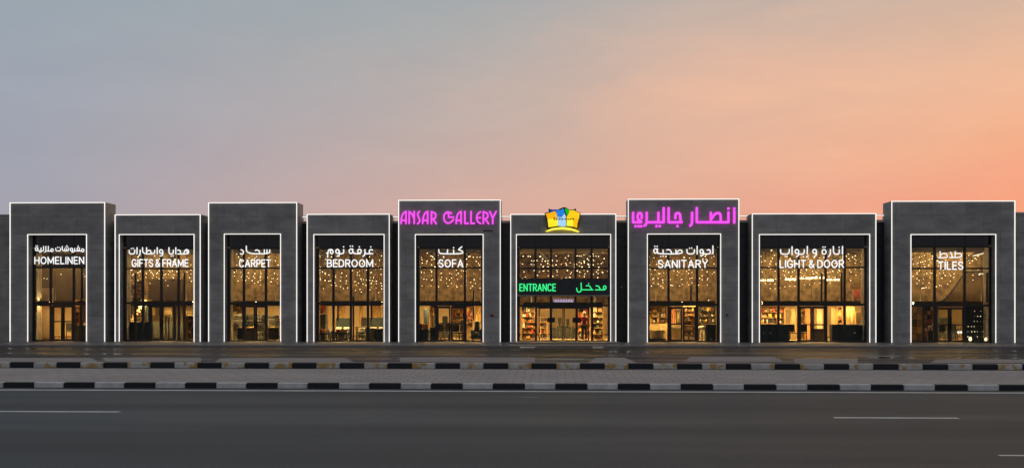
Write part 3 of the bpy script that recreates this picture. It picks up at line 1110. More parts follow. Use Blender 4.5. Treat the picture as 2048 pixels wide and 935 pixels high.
# magenta name signs on the two tallest fronts
YM = YF - 0.10
x, z = P(897, 450, YM)
sg = thing('name_sign', 'magenta lit lettering ANSAR GALLERY on the grey front above SOFA', 'sign', (x, YM, z), 'magenta name signs')
letters([
    L((145, 482), (150, 400), (175, 310), (230, 278)), L((230, 278), (230, 482)), L((150, 430), (230, 430)),
    L((285, 482), (285, 278)), L((285, 285), (330, 310), (368, 400)), L((370, 278), (370, 482)),
    L((458, 280), (425, 310), (440, 370), (468, 420), (460, 460), (428, 487)),
    L((515, 482), (520, 400), (545, 310), (600, 278)), L((600, 278), (600, 482)), L((520, 430), (600, 430)),
    L((665, 482), (665, 282)), L((665, 285), (730, 305), (740, 350), (725, 395), (675, 410)), L((695, 410), (745, 487)),
    L((1005, 310), (940, 280), (885, 320), (873, 385), (890, 450), (945, 484), (1005, 460), (1040, 415)), L((955, 375), (1042, 375)), L((940, 290), (960, 345)),
    L((1087, 482), (1090, 400), (1115, 310), (1170, 280)), L((1170, 280), (1170, 482)), L((1090, 430), (1170, 430)),
    L((1235, 280), (1235, 482)), L((1235, 482), (1292, 480)), L((1340, 280), (1340, 482)), L((1340, 482), (1397, 480)),
    L((1502, 285), (1450, 320), (1432, 385), (1450, 450), (1502, 484)), L((1435, 385), (1500, 385)),
    L((1550, 482), (1550, 282)), L((1550, 285), (1618, 305), (1630, 350), (1615, 395), (1560, 410)), L((1585, 410), (1640, 487)),
    L((1660, 278), (1710, 390)), L((1768, 278), (1710, 390)), L((1710, 390), (1710, 487))], (785, 390), 8.533, 31, YM, M_PINK, sg, 2)
x, z = P(1368, 452, YM)
sg = thing('name_sign', 'magenta lit Arabic lettering on the grey front above SANITARY', 'sign', (x, YM, z), 'magenta name signs')
letters([
    L((1865, 262), (1865, 470)), D((1865, 228)), L((1765, 292), (1765, 462)), D((1765, 228)), L((1765, 462), (1225, 462)),
    L((1465, 300), (1465, 460)), L((1480, 400), (1530, 320), (1600, 300), (1632, 330), (1635, 460)), L((1225, 220), (1225, 462)),
    L((1145, 300), (1145, 490), (1112, 522)), L((860, 395), (860, 310), (940, 305), (945, 430), (968, 462)), L((960, 462), (745, 462)), L((745, 220), (745, 462)), D((895, 528)),
    L((660, 220), (660, 462)), L((660, 462), (370, 462)), L((570, 300), (570, 462)), D((538, 528), (592, 528)), L((370, 300), (370, 490), (330, 522)),
    L((285, 390), (285, 308), (222, 305), (212, 410), (275, 440), (275, 462)), L((275, 462), (138, 462)), L((138, 300), (138, 462)), D((180, 530), (232, 530), (275, 530))], (1250, 390), 8.533, 44, YM, M_PINK, sg, 1)

# crown shaped emblem over the entrance
YC = YF - 0.24
x, z = P(1126, 465, YC)
cs = thing('crown_emblem', 'backlit yellow, blue and green crown shaped emblem above the ENTRANCE window', 'sign', (x, YC, z))


def cpoly(pts, y0, y1, m, name):
    return MB().prism([P(1080 + a / 13.36, 405 + b / 13.36, YC) for a, b in pts], y0, y1).build(name, m, cs)


G = lambda n, r, g, b, s=1.0: glow(n, lin(r, g, b), s)
cpoly([(120, 275), (235, 245), (225, 160), (330, 185), (480, 180), (625, 120), (690, 125), (780, 185), (900, 180), (960, 150), (965, 225), (1090, 270), (1030, 500), (1010, 700), (600, 640), (190, 700), (185, 500)], YC, YC + 0.20, M_FRAME, 'backing')
cpoly([(150, 290), (265, 268), (400, 225), (450, 300), (470, 420), (200, 430)], YC - 0.016, YC - 0.004, G('crown_orange', 250, 176, 22, 1.1), 'panel')
cpoly([(200, 434), (470, 424), (475, 620), (350, 640), (225, 655), (215, 540)], YC - 0.016, YC - 0.004, G('crown_yellow', 255, 224, 40, 1.15), 'panel')
cpoly([(255, 195), (430, 195), (440, 250), (395, 222), (270, 262)], YC - 0.017, YC - 0.005, G('crown_navy', 18, 70, 170), 'panel')
cpoly([(425, 195), (560, 192), (628, 150), (655, 270), (590, 370), (455, 380)], YC - 0.016, YC - 0.004, G('crown_blue', 40, 130, 225), 'panel')
cpoly([(458, 386), (590, 376), (658, 280), (692, 380), (700, 625), (590, 635), (480, 620)], YC - 0.016, YC - 0.004, G('crown_paleblue', 170, 216, 250), 'panel')
cpoly([(660, 175), (688, 150), (785, 195), (780, 275), (738, 345), (692, 285)], YC - 0.018, YC - 0.006, G('crown_green', 30, 180, 40), 'leaf')
cpoly([(776, 205), (905, 200), (985, 250), (1065, 275), (1035, 440), (715, 450), (712, 370)], YC - 0.016, YC - 0.004, G('crown_amber', 255, 200, 30, 1.1), 'panel')
cpoly([(716, 455), (890, 452), (890, 640), (760, 625), (712, 625)], YC - 0.016, YC - 0.004, G('crown_lemon', 255, 236, 50, 1.15), 'panel')
cpoly([(894, 452), (1030, 446), (1000, 560), (990, 675), (894, 645)], YC - 0.016, YC - 0.004, G('crown_deep', 252, 182, 18, 1.1), 'panel')
cpoly([(140, 765), (300, 690), (470, 660), (620, 650), (780, 665), (930, 710), (1055, 775), (1010, 785), (850, 735), (600, 710), (380, 720), (200, 770)], YC - 0.03, YC + 0.18, G('crown_rim', 255, 232, 80, 1.25), 'rim')
letters([L((395, 395), (365, 405), (375, 430), (395, 440), (375, 465)), L((425, 415), (430, 455), (455, 455), (458, 415)), L((490, 440), (500, 455)), L((520, 400), (522, 455)), L((560, 395), (560, 455)), D((545, 360)),
                      L((600, 430), (585, 445), (600, 457), (620, 430)), L((665, 455), (668, 420), (690, 440), (700, 420)), L((740, 455), (750, 430), (775, 455)), L((810, 455), (812, 425), (835, 425)), L((880, 410), (885, 455)), L((865, 428), (905, 428))],
        (1080, 405), 13.36, 20, YC - 0.03, M_FRAME, cs, 1)

# ------------------------------------------------------------------ small fittings outside
x, z = P(984, 630, YF)
al = thing('alarm_bell', 'small round red alarm bell on the grey front beside the SOFA window', 'alarm', (x, YF - 0.02, z))
MB().tube([(x, YF - 0.004, z), (x, YF - 0.06, z)], 0.085, 14).build('housing', M_RED, al)
MB().ball((x, YF - 0.06, z), 0.05, 0.03, 0.05).build('dome', M_DARK, al)
x, z = P(1243, 574, YB)
sc_ = thing('security_camera', 'small security camera on the dark cladding beside the green Arabic entrance word', 'security camera', (x, YB - 0.02, z))
MB().cbox(x - .05, x + .05, YB - .05, YB - .006, z - .05, z + .05, .01).build('bracket', M_STEEL, sc_)
MB().tube([(x, YB - 0.04, z), (x - .03, YB - 0.26, z - .04)], 0.05, 10).build('body', M_CER, sc_)
x, z = P(1454, 629, YF)
vt = thing('wall_spout', 'small round dark outlet on the grey front to the right of SANITARY', 'outlet', (x, YF - .01, z))
MB().tube([(x, YF - 0.004, z), (x, YF - 0.07, z)], 0.05, 12).build('collar', M_FRAME, vt)
MB().tube([(x, YF - 0.072, z), (x, YF - 0.09, z)], 0.025, 10).build('opening', M_DARK, vt)
x, z = P(976, 461, YF)
vt = thing('wall_vent', 'thin dark horizontal slot vent below the last letters of GALLERY', 'vent', (x, YF - .01, z))
w_ = PX(986, YF) - x
MB().box(x - w_, x + w_, YF - 0.02, YF - 0.003, z - .03, z + .03).build('frame', M_FRAME, vt)
MB().box(x - w_ + .03, x + w_ - .03, YF - 0.024, YF - 0.021, z - .014, z + .014).build('slot', M_DARK, vt)

# ------------------------------------------------------------------ inside the shops
def YD(d):
    return YG + d


def at(u, d):
    return (PX(u, YD(d)), YD(d), ZF + 0.006)


def wid(u0, u1, d):
    return PX(u1, YD(d)) - PX(u0, YD(d))


def hgt(v, d):
    """height above the shop floor of picture row v at depth d"""
    return P(1024, v, YD(d))[1] - ZF


def base(name, label, cat, u0, u1, d, group=None, rz=0):
    x0, x1 = PX(u0, YD(d)), PX(u1, YD(d))
    return thing(name, label, cat, ((x0 + x1) / 2, YD(d), ZF + 0.008), group, rz), x1 - x0


def display_wall(label, u0, u1, vtop, d, m, group='display walls inside the shops'):
    t, w = base('display_wall', label, 'display wall', u0, u1, d, group)
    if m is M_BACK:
        vtop = 506  # wall carried up near the ceiling to catch the added lamp light
    if 594 < vtop < 640:
        vtop = 607.5      # these stop level with the transom
    h = hgt(vtop, d)
    MB().cbox(-w / 2, w / 2, 0, 0.16, 0, h, 0.015).build('panel', m, t, True)
    MB().box(-w / 2 + .01, w / 2 - .01, -0.02, -0.002, 0.0, 0.12).build('skirting', M_WOOD, t, True)
    return t, w, h


def added_light_bar(label, u0, u1, v, d, m=None, size=0.16):
    """added linear lamp hidden behind the transom; lights the displays and the wall above"""
    d = 2.5 if d > 3 else d  # set forward so shelf and furniture fronts catch its light
    t, w = base('added_light_bar', label, 'lamp', u0, u1, d, 'added linear lamps inside the shops')
    z = hgt(max(v, 606.3), d)
    MB().cbox(-w / 2, w / 2, -size, size, z + 0.004, z + 0.07, 0.01).build('housing', M_DARK, t, True)
    MB().box(-w / 2 + .02, w / 2 - .02, -size + .02, size - .02, z - 0.012, z + 0.002).build('diffuser', m or M_STRIP, t, True)
    q = MB()
    q.box(-w / 2, w / 2, -size - .015, -size - .002, z - .15, z + .15).box(-w / 2, w / 2, size + .002, size + .015, z - .035, z + .15)
    q.build('spill_shield', M_DARK, t, True)  # front edge hangs low to keep lamp spill off the forecourt
    MB().box(-w / 2 + .02, w / 2 - .02, -size + .014, size - .014, z + .072, z + .08).build('added_uplight', M_UP, t, True)  # glowing top added to brighten the upper wall and ceiling
    r = MB()
    for s in (-.4, .4):
        r.tube([(w * s, 0, z + .07), (w * s, 0, ZC - ZF - .02)], 0.008, 5)
    r.build('hanger', M_DARK, t, True)
    return t


GOODS = [mat('goods_%s' % n, c, 0.5, 0.1) for n, c in (('red', (.42, .05, .03)), ('white', (.62, .58, .5)), ('amber', (.5, .28, .06)), ('dark', (.02, .02, .02)), ('green', (.10, .14, .06)), ('brown', (.14, .07, .03)), ('blue', (.05, .08, .14)), ('tan', (.42, .30, .16)))]


def shelves(label, u0, u1, v0, v1, d, n, goods_label, pal=None, depth=0.4, fill=0.95, hi=0.93, m=None):
    """shelving unit and, as uncountable stuff, what is packed on it"""
    t, w = base('shelving_unit', label, 'shelves', u0, u1, d, 'shelving inside the shops')
    zt, zb = hgt(v0, d), max(0.05, hgt(v1, d))
    m = m or M_WOOD
    k = max(2, int(w / 1.2) + 1)
    for j in range(k):
        x = -w / 2 + w * j / (k - 1)
        MB().box(x - .02, x + .02, 0, depth, 0, zt).build('upright', m, t, True)
    MB().box(-w / 2 + .022, w / 2 - .022, depth - .004, depth + .012, .02, zt).build('back_panel', M_TAN, t, True)
    g = MB()
    pal = pal or list(range(len(GOODS)))
    step = (zt - zb) / n
    X0, Y0, Z0 = t.location
    for j in range(n + 1):
        z = zb + step * j
        MB().box(-w / 2 + .022, w / 2 - .022, 0.005, depth - .005, z - .014, z + .014).build('shelf', m, t, True)
        if j == n:
            break
        x = -w / 2 + .05
        while x < w / 2 - .1:
            bw = random.uniform(.05, .24)
            if random.random() < fill:
                bh = step * random.uniform(.25, hi)
                mi = random.choice(pal)
                y = random.uniform(.02, .12)
                if random.random() < .5:
                    g.box(X0 + x, X0 + x + bw * .9, Y0 + y, Y0 + y + .2, Z0 + z + .016, Z0 + z + bh, mi)
                else:
                    r = min(bw * .42, .09)
                    g.tube([(X0 + x + r, Y0 + y + .1, Z0 + z + .016), (X0 + x + r, Y0 + y + .1, Z0 + z + bh * .7)], r, 8, mi)
                    g.ball((X0 + x + r, Y0 + y + .1, Z0 + z + bh * .72), r * .8, n=8, m=4, mi=mi)
            x += bw
    o = g.build('shelf_goods', GOODS)
    tag(o, goods_label, 'goods', None, 'stuff')
    return t


def cabinet(label, u0, u1, v, d, m, doors=2, knobs=(), depth=0.55, group='low cabinets inside the shops', name='cabinet', cat='cabinet'):
    t, w = base(name, label, cat, u0, u1, d, group)
    h = hgt(v, d)
    MB().cbox(-w / 2, w / 2, 0, depth, 0.06, h - .03, .008).build('body', m, t, True)
    MB().cbox(-w / 2 - .02, w / 2 + .02, -.03, depth + .02, h - .028, h, .008).build('top', M_DARK, t, True)
    MB().box(-w / 2 + .03, w / 2 - .03, .03, depth - .03, 0, .058).build('plinth', M_DARK, t, True)
    for k in range(doors):
        a = -w / 2 + w * k / doors
        b = -w / 2 + w * (k + 1) / doors
        dd = MB().cbox(a + .012, b - .012, -.022, -.003, .09, h - .06, .006).build('door', m, t, True)
        for (kk, fx, fz, r) in knobs:
            if kk == k:
                x = a + (b - a) * fx
                MB().ball((x, -.045, h * fz), r).build('knob', M_CER, dd, True)
    return t


def sofa(label, u0, u1, v, d, m, cm=None, depth=0.9, rz=0):
    t, w = base('sofa', label, 'sofa', u0, u1, d, 'sofas inside the shops', rz)
    h = hgt(v, d)
    aw = 0.18
    MB().cbox(-w / 2 + .01, w / 2 - .01, 0.02, depth, .08, .36, .03).build('base', m, t, True)
    MB().cbox(-w / 2 + aw, w / 2 - aw, depth - .26, depth + .02, .37, h, .06).build('backrest', m, t, True)
    for s in (-1, 1):
        x = s * (w / 2 - aw / 2)
        MB().cbox(x - aw / 2, x + aw / 2, 0, depth, .365, min(h * .75, .66), .05).build('armrest', m, t, True)
    n = max(1, int(round((w - 2 * aw) / .75)))
    for k in range(n):
        a = -w / 2 + aw + (w - 2 * aw) * k / n
        b = -w / 2 + aw + (w - 2 * aw) * (k + 1) / n
        MB().cbox(a + .01, b - .01, -.01, depth - .28, .365, .50, .04).build('seat_cushion', cm or m, t, True)
    for sx in (-1, 1):
        for y in (.08, depth - .08):
            MB().box(sx * (w / 2 - .1) - .025, sx * (w / 2 - .1) + .025, y - .025, y + .025, 0, .079).build('leg', M_WOOD, t, True)
    return t


def bed(label, u0, u1, v, d, m, sheet_m, rz=0):
    t, w = base('bed', label, 'bed', u0, u1, d, 'beds inside the BEDROOM shop', rz)
    h = hgt(v, d)
    MB().cbox(-w / 2, w / 2, 2.0, 2.12, 0, h, .03).build('headboard', m, t, True)
    MB().cbox(-w / 2 + .04, w / 2 - .04, 0.0, 1.99, .1, .34, .02).build('base', m, t, True)
    MB().cbox(-w / 2 + .05, w / 2 - .05, 0.03, 1.97, .345, .56, .06).build('mattress', sheet_m, t, True)
    for s in (-1, 1):
        MB().cbox(s * w * .24 - w * .18, s * w * .24 + w * .18, 1.5, 1.95, .565, .72, .05).build('pillow', M_CER, t, True)
        for y in (.1, 1.9):
            MB().box(s * (w / 2 - .1) - .03, s * (w / 2 - .1) + .03, y - .03, y + .03, 0, .098).build('leg', M_DARK, t, True)
    return t


def chair(label, u, d, m, rz=0, group='chairs inside the shops', s=1.0):
    t = thing('chair', label, 'chair', (PX(u, YD(d)), YD(d), ZF + .008), group, rz)
    MB().cbox(-.23 * s, .23 * s, -.22, .22, .43, .49, .02).build('seat', m, t, True)
    MB().cbox(-.22 * s, .22 * s, .20, .25, .52, .98 * s, .02).build('backrest', m, t, True)
    for sx in (-1, 1):
        for sy in (-1, 1):
            x, y = sx * .19 * s, sy * .18
            q = MB().tube([(x * 1.1, y * 1.1, 0), (x, y, .43)], .018, 6)
            if sy > 0:
                q.tube([(x, y, .43), (x, .225, .6)], .018, 6)
            q.build('leg', M_DARK, t, True)
    return t


def table(label, u0, u1, v, d, m, depth=.7, name='table', group='tables inside the shops'):
    t, w = base(name, label, 'table', u0, u1, d, group)
    h = hgt(v, d)
    MB().cbox(-w / 2, w / 2, 0, depth, h - .05, h, .012).build('tabletop', m, t, True)
    for sx in (-1, 1):
        for y in (.06, depth - .06):
            MB().box(sx * (w / 2 - .06) - .03, sx * (w / 2 - .06) + .03, y - .03, y + .03, 0, h - .051).build('leg', m, t, True)
    return t


def picture(label, u0, u1, v0, v1, d, m, fm=None, name='framed_picture', cat='picture', group='framed pictures inside the shops'):
    t, w = base(name, label, cat, u0, u1, d, group)
    z0, z1 = hgt(v1, d), hgt(v0, d)
    f = 0.045
    q = MB()
    q.box(-w / 2, -w / 2 + f, -.03, 0, z0, z1).box(w / 2 - f, w / 2, -.03, 0, z0, z1)
    q.box(-w / 2 + f, w / 2 - f, -.03, 0, z1 - f, z1).box(-w / 2 + f, w / 2 - f, -.03, 0, z0, z0 + f)
    q.build('frame', fm or M_DARK, t, True)
    MB().box(-w / 2 + f, w / 2 - f, -.015, -.003, z0 + f, z1 - f).build('canvas', m, t, True)
    return t


def curtain(label, u0, u1, v0, v1, d, m, group='hanging fabrics inside the shops', name='curtain', cat='curtain'):
    t, w = base(name, label, cat, u0, u1, d, group)
    z0, z1 = max(.02, hgt(v1, d)), hgt(v0, d)
    n = max(8, int(w / .06))
    vs = []
    for k in range(n + 1):
        x = -w / 2 + w * k / n
        y = .05 * math.sin(k * 1.9) + random.uniform(-.01, .01)
        vs += [(x, y, z0), (x, y * .7, z1)]
    fs = [(2 * k, 2 * k + 2, 2 * k + 3, 2 * k + 1) for k in range(n)]
    MB().add(vs, fs, 0, True).build('fabric', m, t, True, False)
    MB().tube([(-w / 2 - .05, 0, z1 + .02), (w / 2 + .05, 0, z1 + .02)], .018, 6).build('rod', M_BRASS, t, True)
    return t


def column(label, u, d, r=.16, m=None):
    t = thing('pillar', label, 'pillar', at(u, d), 'slim pillars inside the hall')
    MB().box(-r, r, -r, r, 0.02, ZC - ZF - .02).build('shaft', m or M_DARK, t, True)
    MB().box(-r - .04, r + .04, -r - .04, r + .04, 0, .2).build('foot', M_DARK, t, True)


LAMP_GROUP = {}
SHOP_OF = dict(GIFTS=1, CARPET=2, BEDROOM=3, SOFA=4, ENTRANCE=5, SANITARY=6, LIGHT=7, TILES=8)


def garlands(shop, spots, label):
    """strings of small bulbs swagged under the ceiling"""
    if shop not in SHOP_OF:
        return
    A = FRONTS[SHOP_OF[shop]]
    u0, u1 = A['i'][0] + 12, A['i'][1] - 6
    left = (u0 + u1) / 2 < 1100
    for k in range(6):
        zA = 5.72 - .30 * k + random.uniform(-.04, .04)
        dA, dB = 1.2 + .35 * k, 6.0
        ua, ub = (u0, u1) if left else (u1, u0)
        a, b = PX(ua, YD(dA)), PX(ub, YD(dB))
        zB = min(zA, 5.45 - .30 * k)
        t = thing('string_light', label.replace('small warm lamp hanging', 'string of tiny warm bulbs running back'), 'string lights', ((a + b) / 2, YD(dA), zA), 'string lights in the %s shop' % shop)
        n = max(8, int(abs(b - a) / .26))
        pts = []
        for j in range(n + 1):
            f = j / n
            pts.append((a + (b - a) * f - t.location.x, (dB - dA) * f, (zB - zA - .35) * f - .07 * abs(math.sin(f * PI * 4)) + random.uniform(-.03, .03)))
        z0 = zA
        w_ = MB().tube(pts, .007, 5, caps=False)
        for x_ in (pts[0], pts[-1]):
            w_.tube([x_, (x_[0], x_[1], ZC - z0 - .01)], .006, 5)
        w_.build('wire', M_DARK, t, True)
        for p in pts:
            if random.random() < .62:
                q = MB()
                e = random.uniform(.0, .07)
                q.ball((p[0], p[1], p[2] - .03), .017 + e * .5, .018, .016, 7, 5)
                q.build('bulb', M_TINY, t, True)


N_LAMPS = [0]


def lamps(shop, spots, label):
    """small hanging spot lamps; u, v give the sight line, d the depth behind the glass"""
    for (u, v, d, r) in spots:
        r *= 0.40
        d = min(d, 6.2)
        Y = YD(d)
        x, z = P(u, v, Y)
        if z > ZC - 0.12:
            z = ZC - 0.12
        q = MB().ball((x, Y, z), r, r, r * .8, 8, 5, 0)
        q.tube([(x, Y, z + r * .55), (x, Y, z + r * 1.6)], r * .8, 8, 1)
        if ZC - .02 > z + r * 1.6:
            q.tube([(x, Y, z + r * 1.6), (x, Y, ZC - .005)], .008, 5, 1)
        o = q.build('hanging_lamp', [M_WARM, M_DARK])
        tag(o, label, 'lamp', 'hanging lamps in the %s shop' % shop)
        N_LAMPS[0] += 1
    garlands(shop, spots, label)


def rows(u0, u1, v0, v1, n, cnt, slope, d0=3.0, d1=11.0, jit=1.6, r=(.045, .075)):
    """rows of lamps that run back into the hall"""
    out = []
    for j in range(n):
        vv = v0 + (v1 - v0) * j / max(1, n - 1)
        off = random.uniform(0, .5)
        for k in range(cnt):
            f = (k + off) / cnt
            u = u0 + (u1 - u0) * f + random.uniform(-jit, jit)
            v = vv + slope * (f - .5) + random.uniform(-jit, jit) * .8
            zmax = ZC - .15 - CH
            dmax = zmax * F / max(8, HZ - v) - YG
            d = min(d0 + (d1 - d0) * f + random.uniform(-1, 1), max(.8, dmax))
            out.append((u, v, max(.6, d), random.uniform(*r)))
    return out


# shop by shop ----------------------------------------------------------------
# 1 HOMELINEN: a plain lit panel, linen shelves, dark upper board
display_wall('tall plain cream display wall behind the left pane of HOMELINEN', 60, 104, 575, 1.6, M_CREAM)
display_wall('wide brown upper board wall behind the HOMELINEN lettering', 66, 175, 536, 6.4, M_BROWN)
display_wall('cream display wall behind the HOMELINEN doors', 95, 175, 596, 5.2, M_CREAM)
added_light_bar('added linear lamp over the plain wall behind HOMELINEN', 64, 100, 596, .7, M_STRIP_DIM, .1)
added_light_bar('added linear lamp above the linens behind the HOMELINEN doors', 104, 172, 594, 4.4)
shelves('wooden shelves of folded linen right of the HOMELINEN doors', 149, 159, 600, 672, 2.4, 6, 'folded linens and boxes on the shelves right of the HOMELINEN doors', [0, 1, 2, 7, 5])
curtain('red brown hanging cloth at the right edge of HOMELINEN', 166.5, 173, 600, 646, 2.0, mat('rust_cloth', (.36, .14, .06), .9))
picture('dark narrow standing panel right of the HOMELINEN shelves', 159.5, 165, 600, 682, 1.8, M_GREYF, M_DARK, 'standing_panel', 'panel', None)
cabinet('low dark chest beneath the linens at HOMELINEN', 149, 171, 651, 1.4, M_GREYF, 2)
chair('black chair seen through the HOMELINEN doors', 140, 3.2, M_BLACKF, .5)
lamps('HOMELINEN', [(82, 555, 4, .05), (88, 556, 4.4, .05), (94, 557, 5, .05), (122, 548, 5, .045), (166, 547, 4, .06), (170, 552, 5, .05)], 'small warm lamp hanging behind the HOMELINEN glass')

# 2 GIFTS & FRAME: counter, staircase, frames, dark wall panel
display_wall('cream display wall behind the GIFTS & FRAME doors', 236, 398, 597, 6.0, M_CREAM)
display_wall('big dark brown screen hanging wall behind GIFTS & FRAME', 296, 373, 557, 5.0, M_BROWN)
added_light_bar('added linear lamp above the frames behind GIFTS & FRAME', 250, 386, 602, 4.6)
cabinet('long dark counter left of the GIFTS & FRAME doors', 254, 300, 644, 1.0, M_TEAL, 3)
cabinet('grey counter seen through the GIFTS & FRAME doors', 302, 368, 644, 3.0, M_GREYF, 3)
ts, w = base('staircase', 'pale staircase rising to the right behind the counter of GIFTS & FRAME', 'staircase', 255, 292, 2.6)
q = MB()
for k in range(8):
    a = -w / 2 + w * k / 8
    q.box(a, a + w / 8 + .02, 0, .9, .9 + k * .19, 1.06 + k * .19)
q.build('steps', M_CREAM, ts, True)
MB().tube([(-w / 2, -.03, 1.25), (w / 2, -.03, 2.78)], .035, 6).build('handrail', M_DARK, ts, True)
MB().box(w / 2 - .08, w / 2, .05, .85, 0, 2.38).build('post', M_DARK, ts, True)
MB().box(-w / 2, -w / 2 + .08, .05, .85, 0, .9).build('post', M_DARK, ts, True)
table('long black table right of the GIFTS & FRAME doors', 329, 374, 632, 2.0, M_DARK, .6)
shelves('gift shelves at the right edge of GIFTS & FRAME', 374, 388, 632, 678, 2.4, 4, 'small gifts crowding the shelves at the right edge of GIFTS & FRAME', [0, 1, 2, 3, 7, 5])
shelves('upper wall shelves left in GIFTS & FRAME above the staircase', 258, 285, 560, 602, 5.6, 5, 'small frames on the upper shelves of GIFTS & FRAME', [2, 5, 7, 5, 3])
picture('small framed picture left of the GIFTS & FRAME door centre', 303, 313, 613, 632, 4.6, M_TAN)
picture('light framed picture right of the GIFTS & FRAME door centre', 328, 345, 613, 630, 4.8, M_CREAM, M_WOOD)
display_wall('tan board wall at the right edge of GIFTS & FRAME', 371, 398, 552, 4.6, M_TAN)
lamps('GIFTS', [(267, 548, 5, .06), (280, 543, 4, .06), (302, 544, 5, .07), (315, 545, 5.5, .07), (307, 550, 6, .065), (328, 549, 5, .07), (345, 541, 4, .06), (354, 542, 4, .06), (326, 555, 6, .06), (347, 555, 6, .065), (360, 557, 5, .06), (379, 555, 4, .07), (383, 562, 4, .06), (313, 553, 7, .05), (337, 548, 7, .05), (253, 506, 1, .05), (254, 521, 2, .05)]
      + rows(254, 384, 541, 547, 2, 7, 4, 3, 9), 'small warm lamp hanging behind the GIFTS & FRAME glass')

display_wall('added mottled tan wall high behind the GIFTS & FRAME lamps', 226, 402, 508, 7.6, M_BACK)
# 3 CARPET: piles and stands of dark carpet
display_wall('cream display wall behind the CARPET doors', 446, 572, 598, 6.0, M_CREAM)
display_wall('tan upper wall above the carpet piles in CARPET', 440, 575, 560, 7.5, M_BACK)
added_light_bar('added linear lamp above the carpet piles in CARPET', 460, 562, 601, 4.4)


def carpet_pile(label, u0, u1, v, d, m):
    t, w = base('carpet_pile', label, 'carpets', u0, u1, d, 'piles of carpets in the CARPET shop')
    h = hgt(v, d)
    n = max(3, int(h / .16))
    for k in range(n):
        j = random.uniform(-.04, .04)
        MB().cbox(-w / 2 + j, w / 2 + j, random.uniform(0, .05), 1.2, h * k / n + .004, h * (k + 1) / n - .004, .03).build('carpet', m if k % 2 else M_GREYF, t, True)
    return t


def carpet_stand(label, u0, u1, v, d, m):
    t, w = base('carpet_stand', label, 'carpet stand', u0, u1, d, 'carpet stands in the CARPET shop')
    h = hgt(v, d)
    MB().tube([(-w / 2, 0, h), (w / 2, 0, h)], .03, 8).build('rail', M_BRASS, t, True)
    for s in (-1, 1):
        MB().tube([(s * w / 2, 0, 0), (s * w / 2, 0, h)], .025, 6).build('post', M_DARK, t, True)
    q = MB()
    n = 10
    vs = []
    for k in range(n + 1):
        x = -w / 2 + .05 + (w - .1) * k / n
        for (y, z) in ((-.10 + .02 * math.sin(k * 1.7), .06), (-.05, h * .6), (0, h + .035), (.05, h * .6), (.10, .06)):
            vs.append((x, y, z))
    fs = [(5 * k + j, 5 * k + 5 + j, 5 * k + 6 + j, 5 * k + j + 1) for k in range(n) for j in range(4)]
    q.add(vs, fs, 0, True).build('carpet', m, t, True, False)
    return t


carpet_pile('dark carpet pile behind the left pane of CARPET', 460, 486, 628, 3.2, M_BLACKF)
carpet_pile('dark carpet pile seen through the left CARPET door leaf', 490, 510, 629, 4.2, M_BLACKF)
carpet_pile('tapering dark carpet pile seen through the right CARPET door leaf', 514, 523, 630, 3.6, M_BLACKF)
carpet_pile('dark carpet pile behind the right pane of CARPET', 536, 550, 631, 3.6, M_BLACKF)
carpet_stand('hanging dark carpet on a stand, bottom of the left pane of CARPET', 474, 487, 655, 1.2, M_BLACKF)
carpet_stand('hanging dark carpet on a stand behind the left CARPET door leaf', 490, 510, 655, 1.6, M_GREYF)
carpet_stand('hanging dark carpet on a stand, bottom of the right pane of CARPET', 536, 558, 655, 1.2, M_BLACKF)
chair('black chair with pale legs behind the left pane of CARPET', 466, 1.6, M_BLACKF, -.4)
chair('black chair seen through the right CARPET door leaf', 524, 1.9, M_GREYF, .6)
shelves('shelves of small rugs on the CARPET back wall', 462, 486, 608, 627, 5.2, 2, 'small rolled rugs on the back shelves of CARPET', [0, 2, 7, 5])
lamps('CARPET', [(464, 502, 1.0, .06), (461, 526, 2, .06), (551, 521, 2, .06), (556, 529, 3, .06), (512, 603, 1.0, .07)] + rows(464, 556, 545, 562, 3, 7, 4, 3, 10), 'small warm lamp hanging behind the CARPET glass')

# 4 BEDROOM: headboards, curtains, lamps
display_wall('cream display wall behind the BEDROOM beds', 622, 784, 597, 7.0, M_CREAM)
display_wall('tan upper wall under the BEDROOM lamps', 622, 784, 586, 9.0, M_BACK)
added_light_bar('added linear lamp above the beds in BEDROOM', 640, 764, 602, 5.4)
cabinet('tall dark wardrobe at the left edge of BEDROOM', 637, 651, 628, 1.6, M_TEAL, 2, (), .5, None, 'wardrobe', 'wardrobe')
bed('dark bed left of the centre mullion in BEDROOM', 658, 691, 637, 2.2, M_TEAL, M_GREYF)
bed('dark narrow bed right of the centre mullion in BEDROOM', 710, 721, 636, 2.6, M_BLACKF, M_GREYF)
bed('wide dark bed at the right edge of BEDROOM', 727, 766, 636, 2.4, M_TEAL, M_GREYF)
for k, (u, lb) in enumerate(((645, 'low bench with red cushions below the BEDROOM wardrobe'), (680, 'low dark bench with red cushions before the left bed of BEDROOM'))):
    t, w = base('bench', lb, 'bench', u - 9, u + 14, 0.9, 'benches in the BEDROOM shop')
    MB().cbox(-w / 2, w / 2, 0, .45, .36, .46, .02).build('seat', M_DARK, t, True)
    for s in (-1, 1):
        MB().box(s * (w / 2 - .06) - .03, s * (w / 2 - .06) + .03, .05, .4, 0, .359).build('leg', M_DARK, t, True)
    for j in range(3):
        x = -w / 2 + .12 + j * w * .33
        t2 = thing('cushion', ['red cushion', 'orange cushion', 'cream cushion'][j] + (' on the bench below the BEDROOM wardrobe' if k == 0 else ' on the bench before the left BEDROOM bed'), 'cushion', (t.location.x + x, t.location.y + .2, t.location.z + .462), 'cushions on the BEDROOM benches')
        MB().cbox(-.11, .11, -.1, .1, 0, .22, .05).build('pad', [M_RED, GOODS[2], M_CER][j], t2, True)
table('pale low table in front of the right BEDROOM beds', 710, 735, 653, 1.2, M_TAN, .6)
